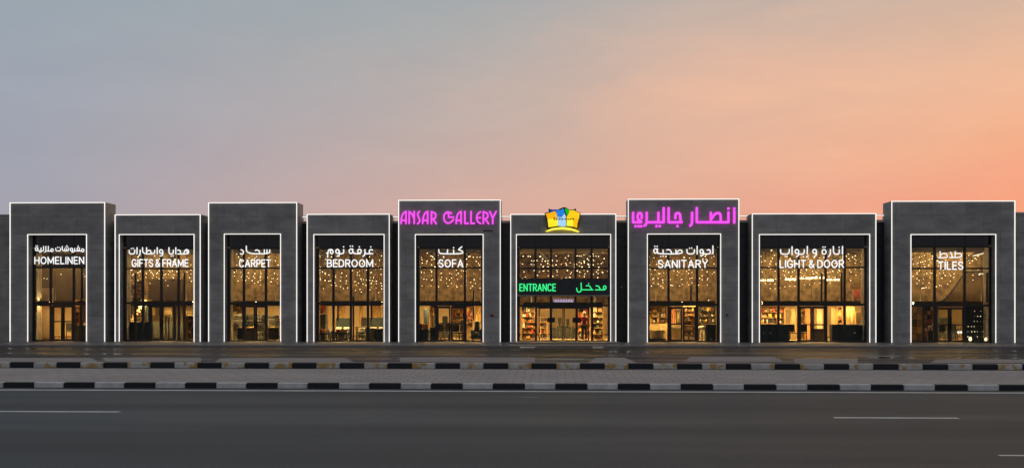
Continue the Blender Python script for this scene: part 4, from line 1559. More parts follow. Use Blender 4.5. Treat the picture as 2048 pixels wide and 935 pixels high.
cabinet('pale bedside cabinet right of the last BEDROOM mullion', 738, 748, 656, 1.0, M_TAN, 1)
cabinet('dark bedside cabinet at the right edge of BEDROOM', 750, 765, 657, 1.0, M_TEAL, 2)
for u0, u1, lb in ((650, 656, 'left'), (678, 690, 'second'), (718, 726, 'third'), (744, 764, 'right')):
    curtain('warm %s curtain hanging on the BEDROOM back wall' % lb, u0, u1, 612, 648, 5.6, mat('gold_cloth', (.55, .34, .12), .9, .2, 6))
shelves('back shelves at the left of BEDROOM', 638, 652, 606, 627, 5.0, 2, 'small items on the back shelves of BEDROOM', [0, 3, 5, 2])
BR = [(639.5, 511, 1, .06), (763, 511, 1, .06), (759, 520, 2, .06), (757, 534, 3, .06), (650, 527, 3, .055), (751, 528, 3, .055), (640, 539.5, 3, .07), (645, 543, 4, .07), (650.5, 545.5, 5, .07), (658, 549, 6, .07), (665, 551, 7, .06), (671, 553, 7.5, .06), (683.5, 545.5, 5, .07), (693, 551, 6, .065), (681, 561, 7, .07), (693, 561, 8, .07),
      (641, 558.5, 4, .065), (650, 560.5, 5, .06), (657.5, 561.5, 6, .07), (665, 564.5, 7, .06), (670, 565, 8, .065), (663, 569.5, 7, .06), (672, 570.5, 8, .065), (681, 572.5, 9, .06), (687, 576, 9, .06), (695, 575, 10, .065), (647, 576.5, 5, .05),
      (705, 540.5, 3, .06), (715, 544.5, 4, .055), (714.5, 549.5, 5, .06), (733, 539.5, 3, .06), (742.5, 544, 4, .07), (722, 557, 6, .07), (727, 558.5, 6.5, .055), (733, 559, 7, .055), (740, 560, 7, .06), (745, 561, 8, .065), (753, 561.5, 8, .07), (747, 554.5, 5, .06), (710, 562.5, 6, .06), (717, 565.5, 7, .06), (726, 567, 8, .06), (732, 570, 9, .07), (742, 566.5, 8, .06), (763.5, 571, 5, .065), (763.5, 577, 5, .06), (720, 578, 9, .06), (722.5, 583.5, 10, .06), (740, 579, 9, .055), (757.5, 584.5, 8, .055), (711, 580, 9, .05)]
lamps('BEDROOM', BR, 'small warm lamp hanging behind the BEDROOM glass')

# 5 SOFA
display_wall('cream display wall behind the SOFA doors', 826, 980, 599, 7.0, M_CREAM)
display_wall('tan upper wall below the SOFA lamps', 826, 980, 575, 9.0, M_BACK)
added_light_bar('added linear lamp above the sofas in SOFA', 840, 962, 603, 5.2)
sofa('tall dark armchair behind the left pane of SOFA', 838, 860, 617, 2.2, M_TEAL)
cabinet('dark box cabinet at the bottom left of SOFA', 839, 856, 659, .7, M_TEAL, 1)
sofa('dark sofa seen through the left SOFA door leaf', 876, 899, 632, 4.0, M_BLACKF)
sofa('long dark sofa behind the left SOFA mullion', 861, 874, 631, 4.2, M_GREYF)
sofa('large dark sofa at the right edge of SOFA', 941, 964, 642, 1.4, M_TEAL)
chair('black dining chair behind the left SOFA door leaf', 882, 1.5, M_BLACKF, .3)
chair('black dining chair beside the SOFA door centre', 893, 1.7, M_GREYF, -.3)
chair('black dining chair behind the right SOFA door leaf', 912, 1.6, M_BLACKF, .2)
chair('black dining chair right of the SOFA doors', 922, 1.9, M_BLACKF, -.5)
table('dark dining table across the SOFA doors', 878, 926, 651, 2.4, M_BROWN, .8)
shelves('stepped dark display rack left of the SOFA doors', 861, 873, 655, 682, 1.0, 3, 'small dark goods on the stepped rack left of the SOFA doors', [3, 5, 4, 6], m=M_DARK)
for j, (u, lb) in enumerate(((842, 'red cushion nearest the left edge of SOFA'), (848, 'orange striped cushion on the SOFA box cabinet'), (854, 'dark red cushion on the right of the SOFA box cabinet'))):
    zz = hgt(659, .7)
    t2 = thing('cushion', lb, 'cushion', (PX(u, YD(1.0)), YD(1.0), ZF + .01 + zz), 'cushions on the SOFA box cabinet')
    MB().cbox(-.08, .08, -.09, .09, 0, .34, .04).build('pad', [M_RED, GOODS[2], GOODS[0]][j], t2, True)
shelves('tall lit shelves right of the SOFA doors', 932, 945, 608, 645, 4.0, 5, 'ornaments on the tall shelves right of the SOFA doors', [2, 3, 5, 0, 7])
shelves('lit shelves behind the SOFA doors', 905, 929, 610, 640, 5.6, 4, 'ornaments on the lit shelves behind the SOFA doors', [2, 3, 5, 0])
shelves('lit shelves above the left SOFA armchair', 860, 872, 608, 630, 5.0, 3, 'ornaments on the shelves above the left SOFA armchair', [2, 3, 5])
curtain('gold curtain at the right edge of SOFA', 951, 963, 610, 642, 4.2, MATS['gold_cloth'])
lamps('SOFA', [(844, 519, 2, .06), (862, 511, 1.6, .06), (866, 514, 2, .05), (854, 522, 2.5, .07), (844.5, 525.5, 3, .06), (863, 529, 3, .055), (870, 533, 3.5, .07), (839.5, 533.5, 1.5, .06), (940, 512, 1.5, .06), (946.5, 514, 2, .06), (954, 514, 2.5, .055), (960, 514, 3, .05), (952, 522, 3, .06), (957, 526.5, 3.5, .055), (959, 530, 4, .06), (934, 528, 3, .06), (861, 539.5, 4, .06), (843, 543, 3, .06), (927, 541, 4, .055)]
      + rows(842, 960, 545, 572, 3, 7, 2, 3, 11), 'small warm lamp hanging behind the SOFA glass')

# 6 ENTRANCE: goods both sides, checkouts, a shopper
display_wall('cream display wall far behind the ENTRANCE doors', 1026, 1238, 600, 11.0, M_CREAM)
added_light_bar('added linear lamp above the checkouts inside the ENTRANCE', 1046, 1206, 611, 5.0)
added_light_bar('added linear lamp just inside the ENTRANCE doors', 1048, 1204, 609, 1.4)
shelves('shelves of red goods left inside the ENTRANCE', 1043, 1070, 612, 676, 2.2, 6, 'red and white goods packed on the shelves left inside the ENTRANCE', [0, 0, 1, 2, 5, 7, 3])
shelves('shelves of dark goods right inside the ENTRANCE', 1185, 1206, 612, 678, 2.2, 6, 'dark and amber goods packed on the shelves right inside the ENTRANCE', [3, 5, 2, 7, 4, 1])
shelves('shelves behind the left ENTRANCE door leaf', 1080, 1094, 634, 676, 4.0, 4, 'mixed goods on the shelves behind the left ENTRANCE door leaf', [0, 3, 5, 3, 2])
shelves('shelves behind the shopper inside the ENTRANCE', 1156, 1180, 612, 674, 4.4, 5, 'mixed goods on the shelves behind the shopper at the ENTRANCE', [0, 3, 5, 2, 4])
for u0, u1, v, lb in ((1103, 1113, 655, 'left'), (1115, 1127, 652, 'second'), (1130, 1142, 654, 'third'), (1144, 1152, 656, 'right')):
    cabinet('%s checkout counter with pale top seen through the ENTRANCE doors' % lb, u0, u1, v, 5.5, M_GREYF, 1, (), .8, 'checkout counters inside the ENTRANCE', 'checkout_counter', 'counter')
for u0, u1, v, lb in ((1116, 1123, 636, 'dark till screen on the second ENTRANCE checkout'), (1132, 1138, 637, 'dark till screen on the third ENTRANCE checkout')):
    t = thing('till_screen', lb, 'screen', (PX((u0 + u1) / 2, YD(5.8)), YD(5.8), ZF + .012 + hgt(652 if u0 < 1125 else 654, 5.5)), 'till screens inside the ENTRANCE')
    w = wid(u0, u1, 5.8)
    MB().box(-.05, .05, 0, .06, 0, .14).build('stand', M_DARK, t, True)
    MB().cbox(-w / 2, w / 2, -.02, .03, .141, .52, .01).build('screen', M_DARK, t, True)
# lilac lit sign inside, over the doors
t = thing('inner_sign', 'small lilac lit sign hanging inside above the ENTRANCE doors', 'sign', (PX(1127, YD(2.0)), YD(2.0), P(1127, 607, YD(2.0))[1]))
w = wid(1106, 1148, 2.0)
z1 = P(1127, 596.5, YD(2.0))[1] - t.location.z
MB().cbox(-w / 2, w / 2, 0, .08, 0, z1, .01).build('box', mat('lilac_plastic', (.3, .2, .34), .5), t, True)
MB().box(-w / 2 + .03, w / 2 - .03, -.012, -.002, .02, z1 - .02).build('face', glow('lilac_face', (.42, .27, .47), .8), t, True)
q = MB()
for k in range(7):
    x = -w / 2 + .1 + k * (w - .2) / 6.5
    q.tube([(x, -.02, .07), (x + .05, -.02, z1 - .07), (x + .10, -.02, .1)], .014, 6)
q.build('marks', glow('lilac_marks', (.9, .8, .95), 1.0), t, True)
q = MB()
for s in (-.4, .4):
    q.tube([(w * s, .04, z1), (w * s, .04, ZC - t.location.z - .01)], .008, 5)
q.build('hanger', M_DARK, t, True)
EN = []
for (x, y) in ((127, 248), (205, 250), (238, 252), (378, 185), (400, 252), (548, 248), (640, 243), (832, 243), (968, 243), (1030, 245), (1062, 255), (1178, 243), (1222, 243), (1262, 248), (1302, 252), (1388, 285), (260, 318), (298, 320), (344, 315), (422, 325), (548, 318), (582, 312), (655, 322), (816, 312), (930, 340), (990, 318), (1080, 348), (1140, 370), (1230, 318), (1344, 362),
               (262, 375), (300, 380), (405, 378), (438, 412), (545, 378), (640, 382), (802, 385), (925, 377), (965, 375), (1045, 415), (1178, 380), (1218, 380), (1306, 418), (925, 418), (1155, 415),
               (140, 490), (300, 470), (440, 480), (660, 490), (815, 470), (880, 500), (970, 475), (1010, 495), (1090, 520), (1130, 480), (1270, 490), (1358, 495), (350, 545), (160, 570), (590, 560), (850, 575), (1080, 570), (1290, 580)):
    u, v = 1030 + x / 7.79, 480 + y / 7.79
    zmax = ZC - .16 - CH
    dmax = zmax * F / (HZ - v) - YG
    EN.append((u, v, max(.6, min(dmax, random.uniform(2.5, 12))), random.uniform(.055, .08)))
lamps('ENTRANCE', EN, 'small warm lamp hanging behind the upper ENTRANCE glass')

# the shopper in red, walking into the shop
pu, pd = 1168.5, 1.1
ps = thing('person', 'person in a red top and dark trousers standing just inside the right ENTRANCE doors', 'person', at(pu, pd))


def skin(name, chain, edges, radii, m, parent, sub=1):
    me = bpy.data.meshes.new(name)
    me.from_pydata(chain, edges, [])
    me.materials.append(m)
    o = bpy.data.objects.new(name, me)
    C.objects.link(o)
    o.parent = parent
    md = o.modifiers.new('skin', 'SKIN')
    for i, r in enumerate(radii):
        sv = me.skin_vertices[0].data[i]
        sv.radius = (r, r) if not isinstance(r, tuple) else r
        sv.use_root = (i == 0)
    md2 = o.modifiers.new('sub', 'SUBSURF')
    md2.levels = md2.render_levels = sub
    return o


skin('body', [(0, 0, .92), (0, 0, 1.12), (0, 0, 1.34), (0, 0, 1.43), (0, -.01, 1.50), (0, -.015, 1.58), (0, -.01, 1.67),
              (.17, 0, 1.38), (.22, .02, 1.12), (.23, -.05, .90), (.23, -.07, .82), (-.17, 0, 1.38), (-.22, -.02, 1.12), (-.22, -.10, .92), (-.22, -.13, .84),
              (.09, 0, .86), (.10, -.04, .48), (.10, -.08, .10), (.10, -.20, .05), (-.09, 0, .86), (-.10, .05, .48), (-.10, .10, .10), (-.10, -.02, .05)],
     [(0, 1), (1, 2), (2, 3), (3, 4), (4, 5), (5, 6), (2, 7), (7, 8), (8, 9), (9, 10), (2, 11), (11, 12), (12, 13), (13, 14), (0, 15), (15, 16), (16, 17), (17, 18), (0, 19), (19, 20), (20, 21), (21, 22)],
     [(.14, .10), (.13, .09), (.16, .10), .06, .052, (.075, .09), .07, .06, .045, .036, .04, .06, .045, .036, .04, .085, .06, .04, .038, .085, .06, .04, .038], M_SKIN, ps, 2)
skin('red_top', [(0, 0, .86), (0, 0, 1.12), (0, 0, 1.36), (.175, 0, 1.385), (.225, .02, 1.12), (.235, -.05, .93), (-.175, 0, 1.385), (-.225, -.02, 1.12), (-.225, -.10, .95)],
     [(0, 1), (1, 2), (2, 3), (3, 4), (4, 5), (2, 6), (6, 7), (7, 8)], [(.15, .115), (.135, .105), (.15, .11), .062, .052, .045, .062, .052, .045], mat('red_cloth', (.45, .02, .04), .8, .2), ps, 2)
skin('trousers', [(0, 0, .93), (.09, 0, .86), (.10, -.04, .48), (.10, -.08, .09), (-.09, 0, .86), (-.10, .05, .48), (-.10, .10, .09)],
     [(0, 1), (1, 2), (2, 3), (0, 4), (4, 5), (5, 6)], [(.15, .115), .10, .075, .065, .10, .075, .065], M_BLACKF, ps, 2)
MB().ball((0, .01, 1.645), .088, .105, .095, 12, 8).build('hair', mat('pale_scarf', (.55, .5, .45), .9), ps, True)

display_wall('added mottled tan wall high behind the ENTRANCE lamps', 1018, 1246, 508, 12.0, M_BACK)
# 7 SANITARY
display_wall('cream display wall behind the SANITARY doors', 1288, 1452, 598, 6.4, M_CREAM)
display_wall('tan upper wall below the SANITARY lamps', 1288, 1452, 566, 8.4, M_BACK)
added_light_bar('added linear lamp above the fittings in SANITARY', 1298, 1430, 603, 4.6)
tb, w = base('bathtub', 'pale bathtub on a dark plinth behind the left pane of SANITARY', 'bathtub', 1297, 1332, 1.2)
MB().cbox(-w / 2, w / 2, 0, .75, 0, .16, .01).build('plinth', M_DARK, tb, True)
q = MB()
ring = []
for j, (r, z) in enumerate(((.42, .17), (.48, .5), (.5, .62), (.46, .62), (.40, .3))):
    ring.append([(w * r * math.cos(2 * PI * k / 20), .37 + .75 * r * math.sin(2 * PI * k / 20), z) for k in range(20)])
vs = [p for rg in ring for p in rg]
fs = [(20 * j + k, 20 * j + (k + 1) % 20, 20 * j + 20 + (k + 1) % 20, 20 * j + 20 + k) for j in range(4) for k in range(20)]
fs.append(tuple(range(80, 100)))
q.add(vs, fs, 0, True).build('tub', M_TAN, tb, True, False)
MB().tube([(w * .3, .7, .2), (w * .3, .7, .85), (w * .22, .5, .9)], .022, 8).build('tap', M_STEEL, tb, True)
display_wall('brown tiled half wall behind the SANITARY bathtub', 1296, 1337, 647, 3.4, M_TAN)
cabinet('dark cabinet with two pale knobs at the right of SANITARY', 1412, 1432, 648, 1.0, M_TEAL, 2, ((0, .9, .13, .035), (1, .1, .13, .035)))
cabinet('tan vanity unit seen through the left SANITARY door leaf', 1341, 1362, 655, 2.4, M_TAN, 2)
shelves('lit shelves of taps left in SANITARY', 1298, 1334, 612, 645, 4.8, 3, 'taps and bottles on the shelves left in SANITARY', [1, 2, 5, 7, 3])
shelves('wooden wall shelves right in SANITARY', 1398, 1431, 610, 644, 3.4, 3, 'fittings on the wall shelves right in SANITARY', [2, 5, 3, 7], m=M_DARK)
shelves('narrow rack behind the right SANITARY door leaf', 1368, 1391, 612, 680, 2.6, 7, 'small fittings hanging in the rack behind the right SANITARY door leaf', [1, 2, 3, 5, 7])
curtain('rust shower curtain behind the left SANITARY door leaf', 1341, 1351, 613, 646, 4.0, MATS['rust_cloth'])
picture('tall mirror with dark frame behind the left SANITARY door leaf', 1352, 1361, 620, 646, 4.2, M_TAN, M_DARK, 'wall_mirror', 'mirror', None)


def pedestal(label, u, d):
    t = thing('pedestal_basin', label, 'basin', at(u, d), 'pedestal basins in SANITARY')
    MB().tube([(0, 0, 0), (0, 0, .7)], .09, 10).build('pedestal', M_CER, t, True)
    q = MB()
    q.ball((0, -.02, .78), .26, .2, .10, 12, 6)
    q.build('basin', M_CER, t, True)
    MB().tube([(0, .12, .8), (0, .12, 1.0), (0, .02, 1.0)], .018, 6).build('tap', M_STEEL, t, True)


pedestal('pale pedestal basin left of the dark SANITARY cabinet', 1404, 1.8)
lamps('SANITARY', [(1299, 513, 1.5, .06), (1308, 515, 2, .05), (1368, 514, 2, .06), (1428, 512, 2, .06), (1299, 529, 2, .06), (1313, 528, 2.5, .05), (1428, 527, 2.5, .06), (1416, 529, 3, .05), (1300, 538, 3, .05), (1310, 539, 3, .055), (1378, 539, 3, .06), (1373, 542, 4, .06), (1355, 542, 4, .055), (1428, 544, 3, .06), (1364, 603, 1.0, .06), (1417, 600, 2.2, .06)]
      + rows(1300, 1430, 545, 570, 3, 7, -3, 3, 10), 'small warm lamp hanging behind the SANITARY glass')

# 8 LIGHT & DOOR
display_wall('cream display wall behind the LIGHT & DOOR doors', 1508, 1752, 601, 6.4, M_CREAM)
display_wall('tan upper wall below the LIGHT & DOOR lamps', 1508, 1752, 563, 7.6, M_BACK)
added_light_bar('added linear lamp above the display doors in LIGHT & DOOR', 1524, 1726, 603, 4.4)
cabinet('dark teal counter with two pale knobs at the left edge of LIGHT & DOOR', 1521, 1556, 648, .8, M_TEAL, 2, ((0, .35, .5, .03), (1, .1, .5, .05)))
cabinet('plain dark teal counter left of the LIGHT & DOOR doors', 1559, 1580, 648, .9, M_TEAL, 1)
cabinet('plain dark teal counter right of the LIGHT & DOOR doors', 1664, 1687, 648, .9, M_TEAL, 1)
cabinet('dark teal counter with one pale knob at the right edge of LIGHT & DOOR', 1692, 1728, 648, .8, M_TEAL, 2, ((0, .95, .52, .055),))
cabinet('dark chest seen through the right LIGHT & DOOR door leaf', 1627, 1649, 656, 2.0, M_GREYF, 2)
chair('black swivel chair behind the left LIGHT & DOOR counter', 1588, 1.4, M_BLACKF, .4)
chair('dark chair seen through the left LIGHT & DOOR door leaf', 1606, 1.8, M_BLACKF, -.3)


def display_door(label, u0, u1, v0, v1, d, m):
    t, w = base('display_door', label, 'door', u0, u1, d, 'display doors in LIGHT & DOOR')
    z1 = hgt(v0, d)
    MB().cbox(-w / 2, w / 2, 0, .06, 0.02, z1, .01).build('leaf', m, t, True)
    q = MB()
    q.box(-w / 2 - .05, -w / 2 - .004, -.01, .08, 0, z1 + .05).box(w / 2 + .004, w / 2 + .05, -.01, .08, 0, z1 + .05).box(-w / 2 - .004, w / 2 + .004, -.01, .08, z1 + .004, z1 + .05)
    q.build('frame', M_WOOD, t, True)
    for k in range(2):
        z = z1 * (.12 + .45 * k)
        MB().cbox(-w * .34, w * .34, -.014, -.002, z, z + z1 * .34, .004).build('inset_panel', m, t, True)
    MB().ball((w * .38, -.04, z1 * .48), .03).build('knob', M_BRASS, t, True)


display_door('brown display door left of the LIGHT & DOOR doors', 1571, 1581, 618, 680, 3.6, M_BROWN)
display_door('pale double display door next to the left door mullion of LIGHT & DOOR', 1582, 1591, 617, 680, 3.6, M_TAN)
display_door('rust display door seen through the left LIGHT & DOOR door leaf', 1612, 1622, 618, 680, 4.0, mat('rust_door', (.40, .17, .07), .5))
display_door('pale display door seen through the right LIGHT & DOOR door leaf', 1634, 1645, 618, 680, 4.0, M_CREAM)
display_door('tan display door right of the LIGHT & DOOR doors', 1664, 1675, 617, 680, 3.4, M_TAN)
display_door('brown panelled display door at the right edge of LIGHT & DOOR', 1713, 1724, 624, 680, 2.6, M_BROWN)
shelves('lamp shelves behind the left LIGHT & DOOR counter', 1523, 1569, 612, 646, 3.6, 3, 'lamps and boxes on the shelves behind the left LIGHT & DOOR counter', [3, 1, 2, 3, 0, 7])
shelves('narrow sample rack seen through the left LIGHT & DOOR door leaf', 1601, 1609, 614, 660, 4.2, 5, 'door samples in the narrow rack of LIGHT & DOOR', [2, 5, 7])
shelves('sample rack right of the tan door in LIGHT & DOOR', 1675, 1685, 614, 646, 3.2, 4, 'door samples in the rack beside the tan door of LIGHT & DOOR', [5, 3, 2])
curtain('striped hanging chains behind the right LIGHT & DOOR counter', 1692, 1710, 612, 645, 3.0, mat('pale_chain', (.30, .20, .09), .5, .5, 14), name='chain_display', cat='chains')
picture('red brown board hanging high at the right of LIGHT & DOOR', 1704, 1722, 578, 598, 3.4, mat('maroon_board', (.30, .07, .04), .6), M_WOOD, 'hanging_board', 'board', None)
picture('pale board hanging behind the last mullion of LIGHT & DOOR', 1700, 1722, 552, 577, 3.8, M_TAN, M_WOOD, 'hanging_board', 'board', None)


def chandelier(label, u, v, d, r, n=8, arms=True):
    x, z = P(u, v, YD(d))
    t = thing('chandelier', label, 'chandelier', (x, YD(d), z), 'chandeliers in LIGHT & DOOR')
    q = MB()
    pts = [(r * math.cos(2 * PI * k / 16), r * math.sin(2 * PI * k / 16), 0) for k in range(17)]
    q.tube(pts, .018, 6)
    q.build('ring', M_BRASS, t, True)
    MB().tube([(0, 0, .05), (0, 0, ZC - z - .01)], .012, 5).build('rod', M_DARK, t, True)
    q = MB()
    for k in range(4):
        w_ = PI * k / 2
        q.tube([(0, 0, .3), (r * math.cos(w_), r * math.sin(w_), 0)], .01, 5)
    q.build('arm', M_BRASS, t, True)
    for k in range(n):
        w_ = 2 * PI * k / n
        MB().ball((r * math.cos(w_), r * math.sin(w_), .06), .048, .048, .06, 8, 5).build('bulb', M_WARM, t, True)


chandelier('wide chandelier at the left edge of LIGHT & DOOR', 1531, 562, 2.6, .42, 9)
chandelier('low small chandelier second from the left in LIGHT & DOOR', 1581, 560, 3.4, .28, 7)
chandelier('chandelier above the LIGHT & DOOR door centre', 1610, 558, 3.0, .36, 8)
chandelier('chandelier right of the LIGHT & DOOR door centre', 1637, 557, 3.2, .36, 8)
chandelier('chandelier above the tan door of LIGHT & DOOR', 1666, 561, 3.0, .33, 8)
lamps('LIGHT', [(1543, 500, 1, .07), (1537, 501, 1.2, .05), (1522, 512, 1, .06), (1530, 521, 1.5, .06), (1523, 523, 2, .05), (1549, 510, 2, .06), (1545, 516, 2.2, .065), (1542, 522, 2.5, .065), (1540, 527, 3, .06), (1538, 533, 3, .06), (1525, 534, 2, .06), (1698, 517, 1.5, .06), (1705, 513.5, 1.8, .065), (1711, 511, 2, .07), (1700, 521, 2, .05), (1712, 520, 2, .05), (1567, 541, 2.5, .065), (1569, 550, 3, .065), (1585, 543, 3, .06), (1589, 540, 3.2, .055), (1613, 540, 3, .065), (1610, 546, 3.5, .055), (1627, 547, 3, .065), (1632, 543, 3.4, .055), (1637, 540, 3.6, .055), (1660, 543, 3, .055), (1665, 541, 3, .06), (1679, 541, 3, .07), (1623, 608, .5, .06), (1639.5, 607, .5, .06)]
      + rows(1524, 1726, 543, 552, 2, 8, 0, 3, 8), 'small warm lamp hanging behind the LIGHT & DOOR glass')

# 9 TILES
display_wall('brown display wall behind the TILES doors', 1812, 2000, 604, 6.2, M_TAN)
display_wall('dim tan upper wall below the TILES lamps', 1812, 2000, 556, 7.0, M_BACK)
added_light_bar('added linear lamp above the samples in TILES', 1826, 1978, 607, 4.2, M_STRIP_DIM)
ta, w = base('display_arch', 'big curved brown display arch in the upper TILES window', 'display arch', 1872, 1968, 4.0)
q = MB()
outer = []
za, zb_ = hgt(606, 4.0), hgt(545, 4.0)
for k in range(13):
    f = k / 12
    outer.append((-w / 2 + w * .62 * f, za + (zb_ - za) * (1 - math.cos(f * PI / 2) ** 1.2 if f < 1 else 1)))
outer += [(w / 2, zb_ + .02), (w / 2, za), (-w / 2, za)]
MB().prism(outer, 0, .22).build('panel', mat('arch_board', (.17, .12, .055), .7, .3, 2), ta, True)
MB().tube([(x, -.03, z + .03) for x, z in outer[:-2]] + [(w / 2, -.03, za)], .05, 6).build('rim', M_DARK, ta, True)
for s in (-.46, .46):
    MB().box(w * s - .06, w * s + .06, .04, .18, 0, za - .004).build('post', M_DARK, ta, True)


def tile_board(label, u0, u1, v0, v1, d, cols, rws, mats):
    t, w = base('tile_board', label, 'tile display', u0, u1, d, 'tile boards in TILES')
    z1, z0 = hgt(v0, d), max(.05, hgt(v1, d))
    MB().box(-w / 2, w / 2, 0, .06, 0, z1).build('board', M_BROWN, t, True)
    cw, chh = w / cols, (z1 - z0) / rws
    for i in range(cols):
        for j in range(rws):
            MB().box(-w / 2 + cw * i + .015, -w / 2 + cw * (i + 1) - .015, -.014, -.003, z0 + chh * j + .015, z0 + chh * (j + 1) - .015).build('tile', random.choice(mats), t, True)


tile_board('tall board of warm tiles at the left edge of TILES', 1824, 1843, 612, 680, 1.8, 2, 5, [M_TAN, M_WOOD, GOODS[2], M_BROWN])
tile_board('narrow board of mixed small tiles left of the TILES doors', 1848, 1867, 612, 682, 1.6, 3, 8, [M_BROWN, GOODS[0], GOODS[7], GOODS[5], GOODS[3], M_TAN])
sofa('grey low sofa seen through the TILES doors', 1879, 1919, 634, 4.4, M_GREYF)
chair('dark chair seen through the left TILES door leaf', 1889, 1.8, M_DARK, .3)
chair('dark chair seen through the right TILES door leaf', 1904, 2.0, M_GREYF, -.4)
t, w = base('statue', 'small pale horse shaped ornament left of the TILES doors', 'ornament', 1856, 1868, .9)
MB().cbox(-.16, .16, 0, .3, 0, .62, .01).build('pedestal', M_DARK, t, True)
q = MB().ball((0, .12, .86), .14, .07, .08, 10, 6).tube([(.10, .12, .9), (.17, .12, 1.05)], .04, 8).ball((.20, .12, 1.07), .06, .035, .035)
for a in (-.1, -.06, .07, .11):
    q.tube([(a, .12, .85), (a, .12, .625)], .018, 6)
q.build('figure', M_CER, t, True)
t, w = base('bulb_board', 'dark board with rows of glowing bulbs behind the right pane of TILES', 'light display', 1932, 1977, 1.2)
zt = hgt(612, 1.2)
MB().cbox(-w / 2, w / 2, 0, .1, 0, zt, .01).build('board', M_DARK, t, True)
M_BULB = glow('bulb_cool', (1.0, .80, .52), 1.3)
for j in range(6):
    for i in range(7):
        if (i < 2 and j > 2) or random.random() < .12:
            continue
        x = -w / 2 + w * (i + .6) / 7.2 + random.uniform(-.02, .02)
        z = zt * (.14 + .145 * j)
        MB().ball((x, -.05, z), random.uniform(.016, .036), n=8, m=5).build('bulb', M_BULB if random.random() < .75 else M_CER, t, True)
for u, r, lb in ((1940.5, .085, 'bright oval floor lamp left below the TILES bulb board'), (1971.5, .07, 'bright oval floor lamp right below the TILES bulb board')):
    t = thing('floor_lamp', lb, 'lamp', (PX(u, YD(.6)), YD(.6), ZF + .008), 'oval floor lamps in TILES')
    MB().tube([(0, 0, 0), (0, 0, .05)], .07, 10).build('base', M_DARK, t, True)
    MB().ball((0, 0, .05 + r * 1.5), r, r, r * 1.5, 10, 7).build('shade', glow('oval_lamp', (1, .74, .36), 3.5), t, True)
for u, v, lb in ((1917, 664, 'left'), (1922, 664, 'right')):
    x, z = P(u, v, YD(1.0))
    t = thing('globe_lamp', '%s one of the pair of white globe lamps low in the right TILES door leaf' % lb, 'lamp', (x, YD(1.0), ZF + .008), 'globe lamps in TILES')
    MB().tube([(0, 0, 0), (0, 0, z - ZF - .06)], .015, 6).build('stem', M_BRASS, t, True)
    MB().tube([(0, 0, 0), (0, 0, .02)], .055, 10).build('base', M_BRASS, t, True)
    MB().ball((0, 0, z - ZF), .06, n=10, m=7).build('globe', glow('globe_white', (1, .95, .85), 2.5), t, True)
for u0, v0, u1, v1, d, lb in ((1946, 511, 1972, 505, 1.6, 'long bright ceiling tube in the upper right of TILES'), (1958, 547, 1966, 547, 2.6, 'short bright tube at the end of the TILES arch')):
    xa, za_ = P(u0, v0, YD(d))
    xb, zb2 = P(u1, v1, YD(d))
    t = thing('tube_lamp', lb, 'lamp', ((xa + xb) / 2, YD(d), (za_ + zb2) / 2), 'tube lamps in TILES')
    MB().tube([(xa, YD(d), za_), (xb, YD(d), zb2)], .04, 8).build('tube', M_BULB, t)
    MB().tube([(xa, YD(d), za_ + .06), (xb, YD(d), zb2 + .06)], .03, 6).build('housing', M_DARK, t)
    MB().tube([((xa + xb) / 2, YD(d), (za_ + zb2) / 2 + .07), ((xa + xb) / 2, YD(d), ZC - .01)], .01, 5).build('hanger', M_DARK, t)
TL = []
for (x, y) in ((70, 297), (150, 272), (180, 262), (210, 250), (75, 358), (130, 345), (165, 335), (190, 330), (220, 320), (270, 302), (305, 290), (180, 402), (215, 393), (265, 372), (150, 438), (120, 463), (205, 490), (240, 475), (70, 510), (300, 470), (145, 563), (180, 660), (205, 655), (230, 650), (400, 475), (450, 468), (580, 480), (540, 505), (430, 535), (535, 570), (360, 640), (400, 625), (470, 500)):
    u, v = 1815 + x / 6.234, 470 + y / 6.234
    dmax = (ZC - .16 - CH) * F / (HZ - v) - YG
    TL.append((u, v, max(.6, min(dmax, random.uniform(1.6, 3.6))), random.uniform(.05, .07)))
lamps('TILES', TL, 'small warm lamp hanging behind the TILES glass')

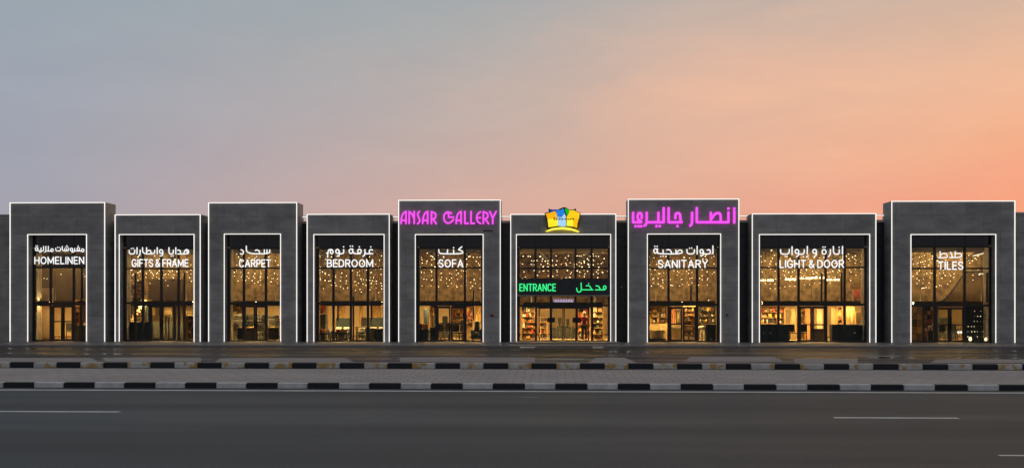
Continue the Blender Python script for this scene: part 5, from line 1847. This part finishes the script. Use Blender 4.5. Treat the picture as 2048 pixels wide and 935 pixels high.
for A in FRONTS[1:]:
    u0, u1 = A['i'][0], A['i'][1]
    for k, (ua, ub, side) in enumerate(((.22, .34, 'left'), (.80, .66, 'right'))):
        a = (PX(u0 + (u1 - u0) * ua, YD(1.2)), YD(1.2), 5.72)
        b = (PX(u0 + (u1 - u0) * ub, YD(6.0)), YD(6.0), 5.30)
        t = thing('lighting_track', 'black lighting track running back on the %s under the %s ceiling' % (side, A['n']), 'lighting track', a, 'lighting tracks under the hall ceiling')
        MB().tube([a, b], .05, 6).build('rail', M_DARK, t)
        q = MB()
        for f in (.1, .9):
            p = [a[i] + (b[i] - a[i]) * f for i in range(3)]
            q.tube([p, (p[0], p[1], ZC - .01)], .012, 5)
        q.build('hanger', M_DARK, t)
        for f in (.15, .38, .62, .85):
            p = [a[i] + (b[i] - a[i]) * f for i in range(3)]
            h_ = MB().tube([(p[0], p[1], p[2] - .06), (p[0] + .05, p[1] - .04, p[2] - .24)], .05, 8).build('spot_head', M_DARK, t)
            MB().ball((p[0] + .053, p[1] - .043, p[2] - .255), .036, n=8, m=5).build('bulb', M_TINY, h_)
# slim pillars and added hall lamps: glowing ceiling panels that brighten the interior
for u, d, lb in ((232, 9, 'slim dark pillar between HOMELINEN and GIFTS & FRAME'), (605, 9, 'slim dark pillar between CARPET and BEDROOM'), (1010, 10, 'slim dark pillar between SOFA and ENTRANCE'), (1240, 10, 'slim dark pillar between ENTRANCE and SANITARY')):
    column(lb, u, d)
M_PANEL = glow('added_panel_light', (1.0, .64, .26), 9.0)
for A in FRONTS:
    d = 5.5
    x = PX((A['i'][0] + A['i'][1]) / 2, YD(d))
    wv = wid(A['i'][0], A['i'][1], d)
    t = thing('added_ceiling_light', 'added flat warm ceiling light panel above the %s shop' % A['n'], 'lamp', (x, YD(d), ZC - .06), 'added ceiling light panels of the hall')
    MB().cbox(-wv * .4, wv * .4, -1.6, 1.6, -.03, .05, .01).build('frame', M_DARK, t, True)
    MB().box(-wv * .4 + .05, wv * .4 - .05, -1.55, 1.55, -.04, -.033).build('diffuser', M_PANEL, t, True)

print('lamps', N_LAMPS[0], 'objects', len(S.objects))
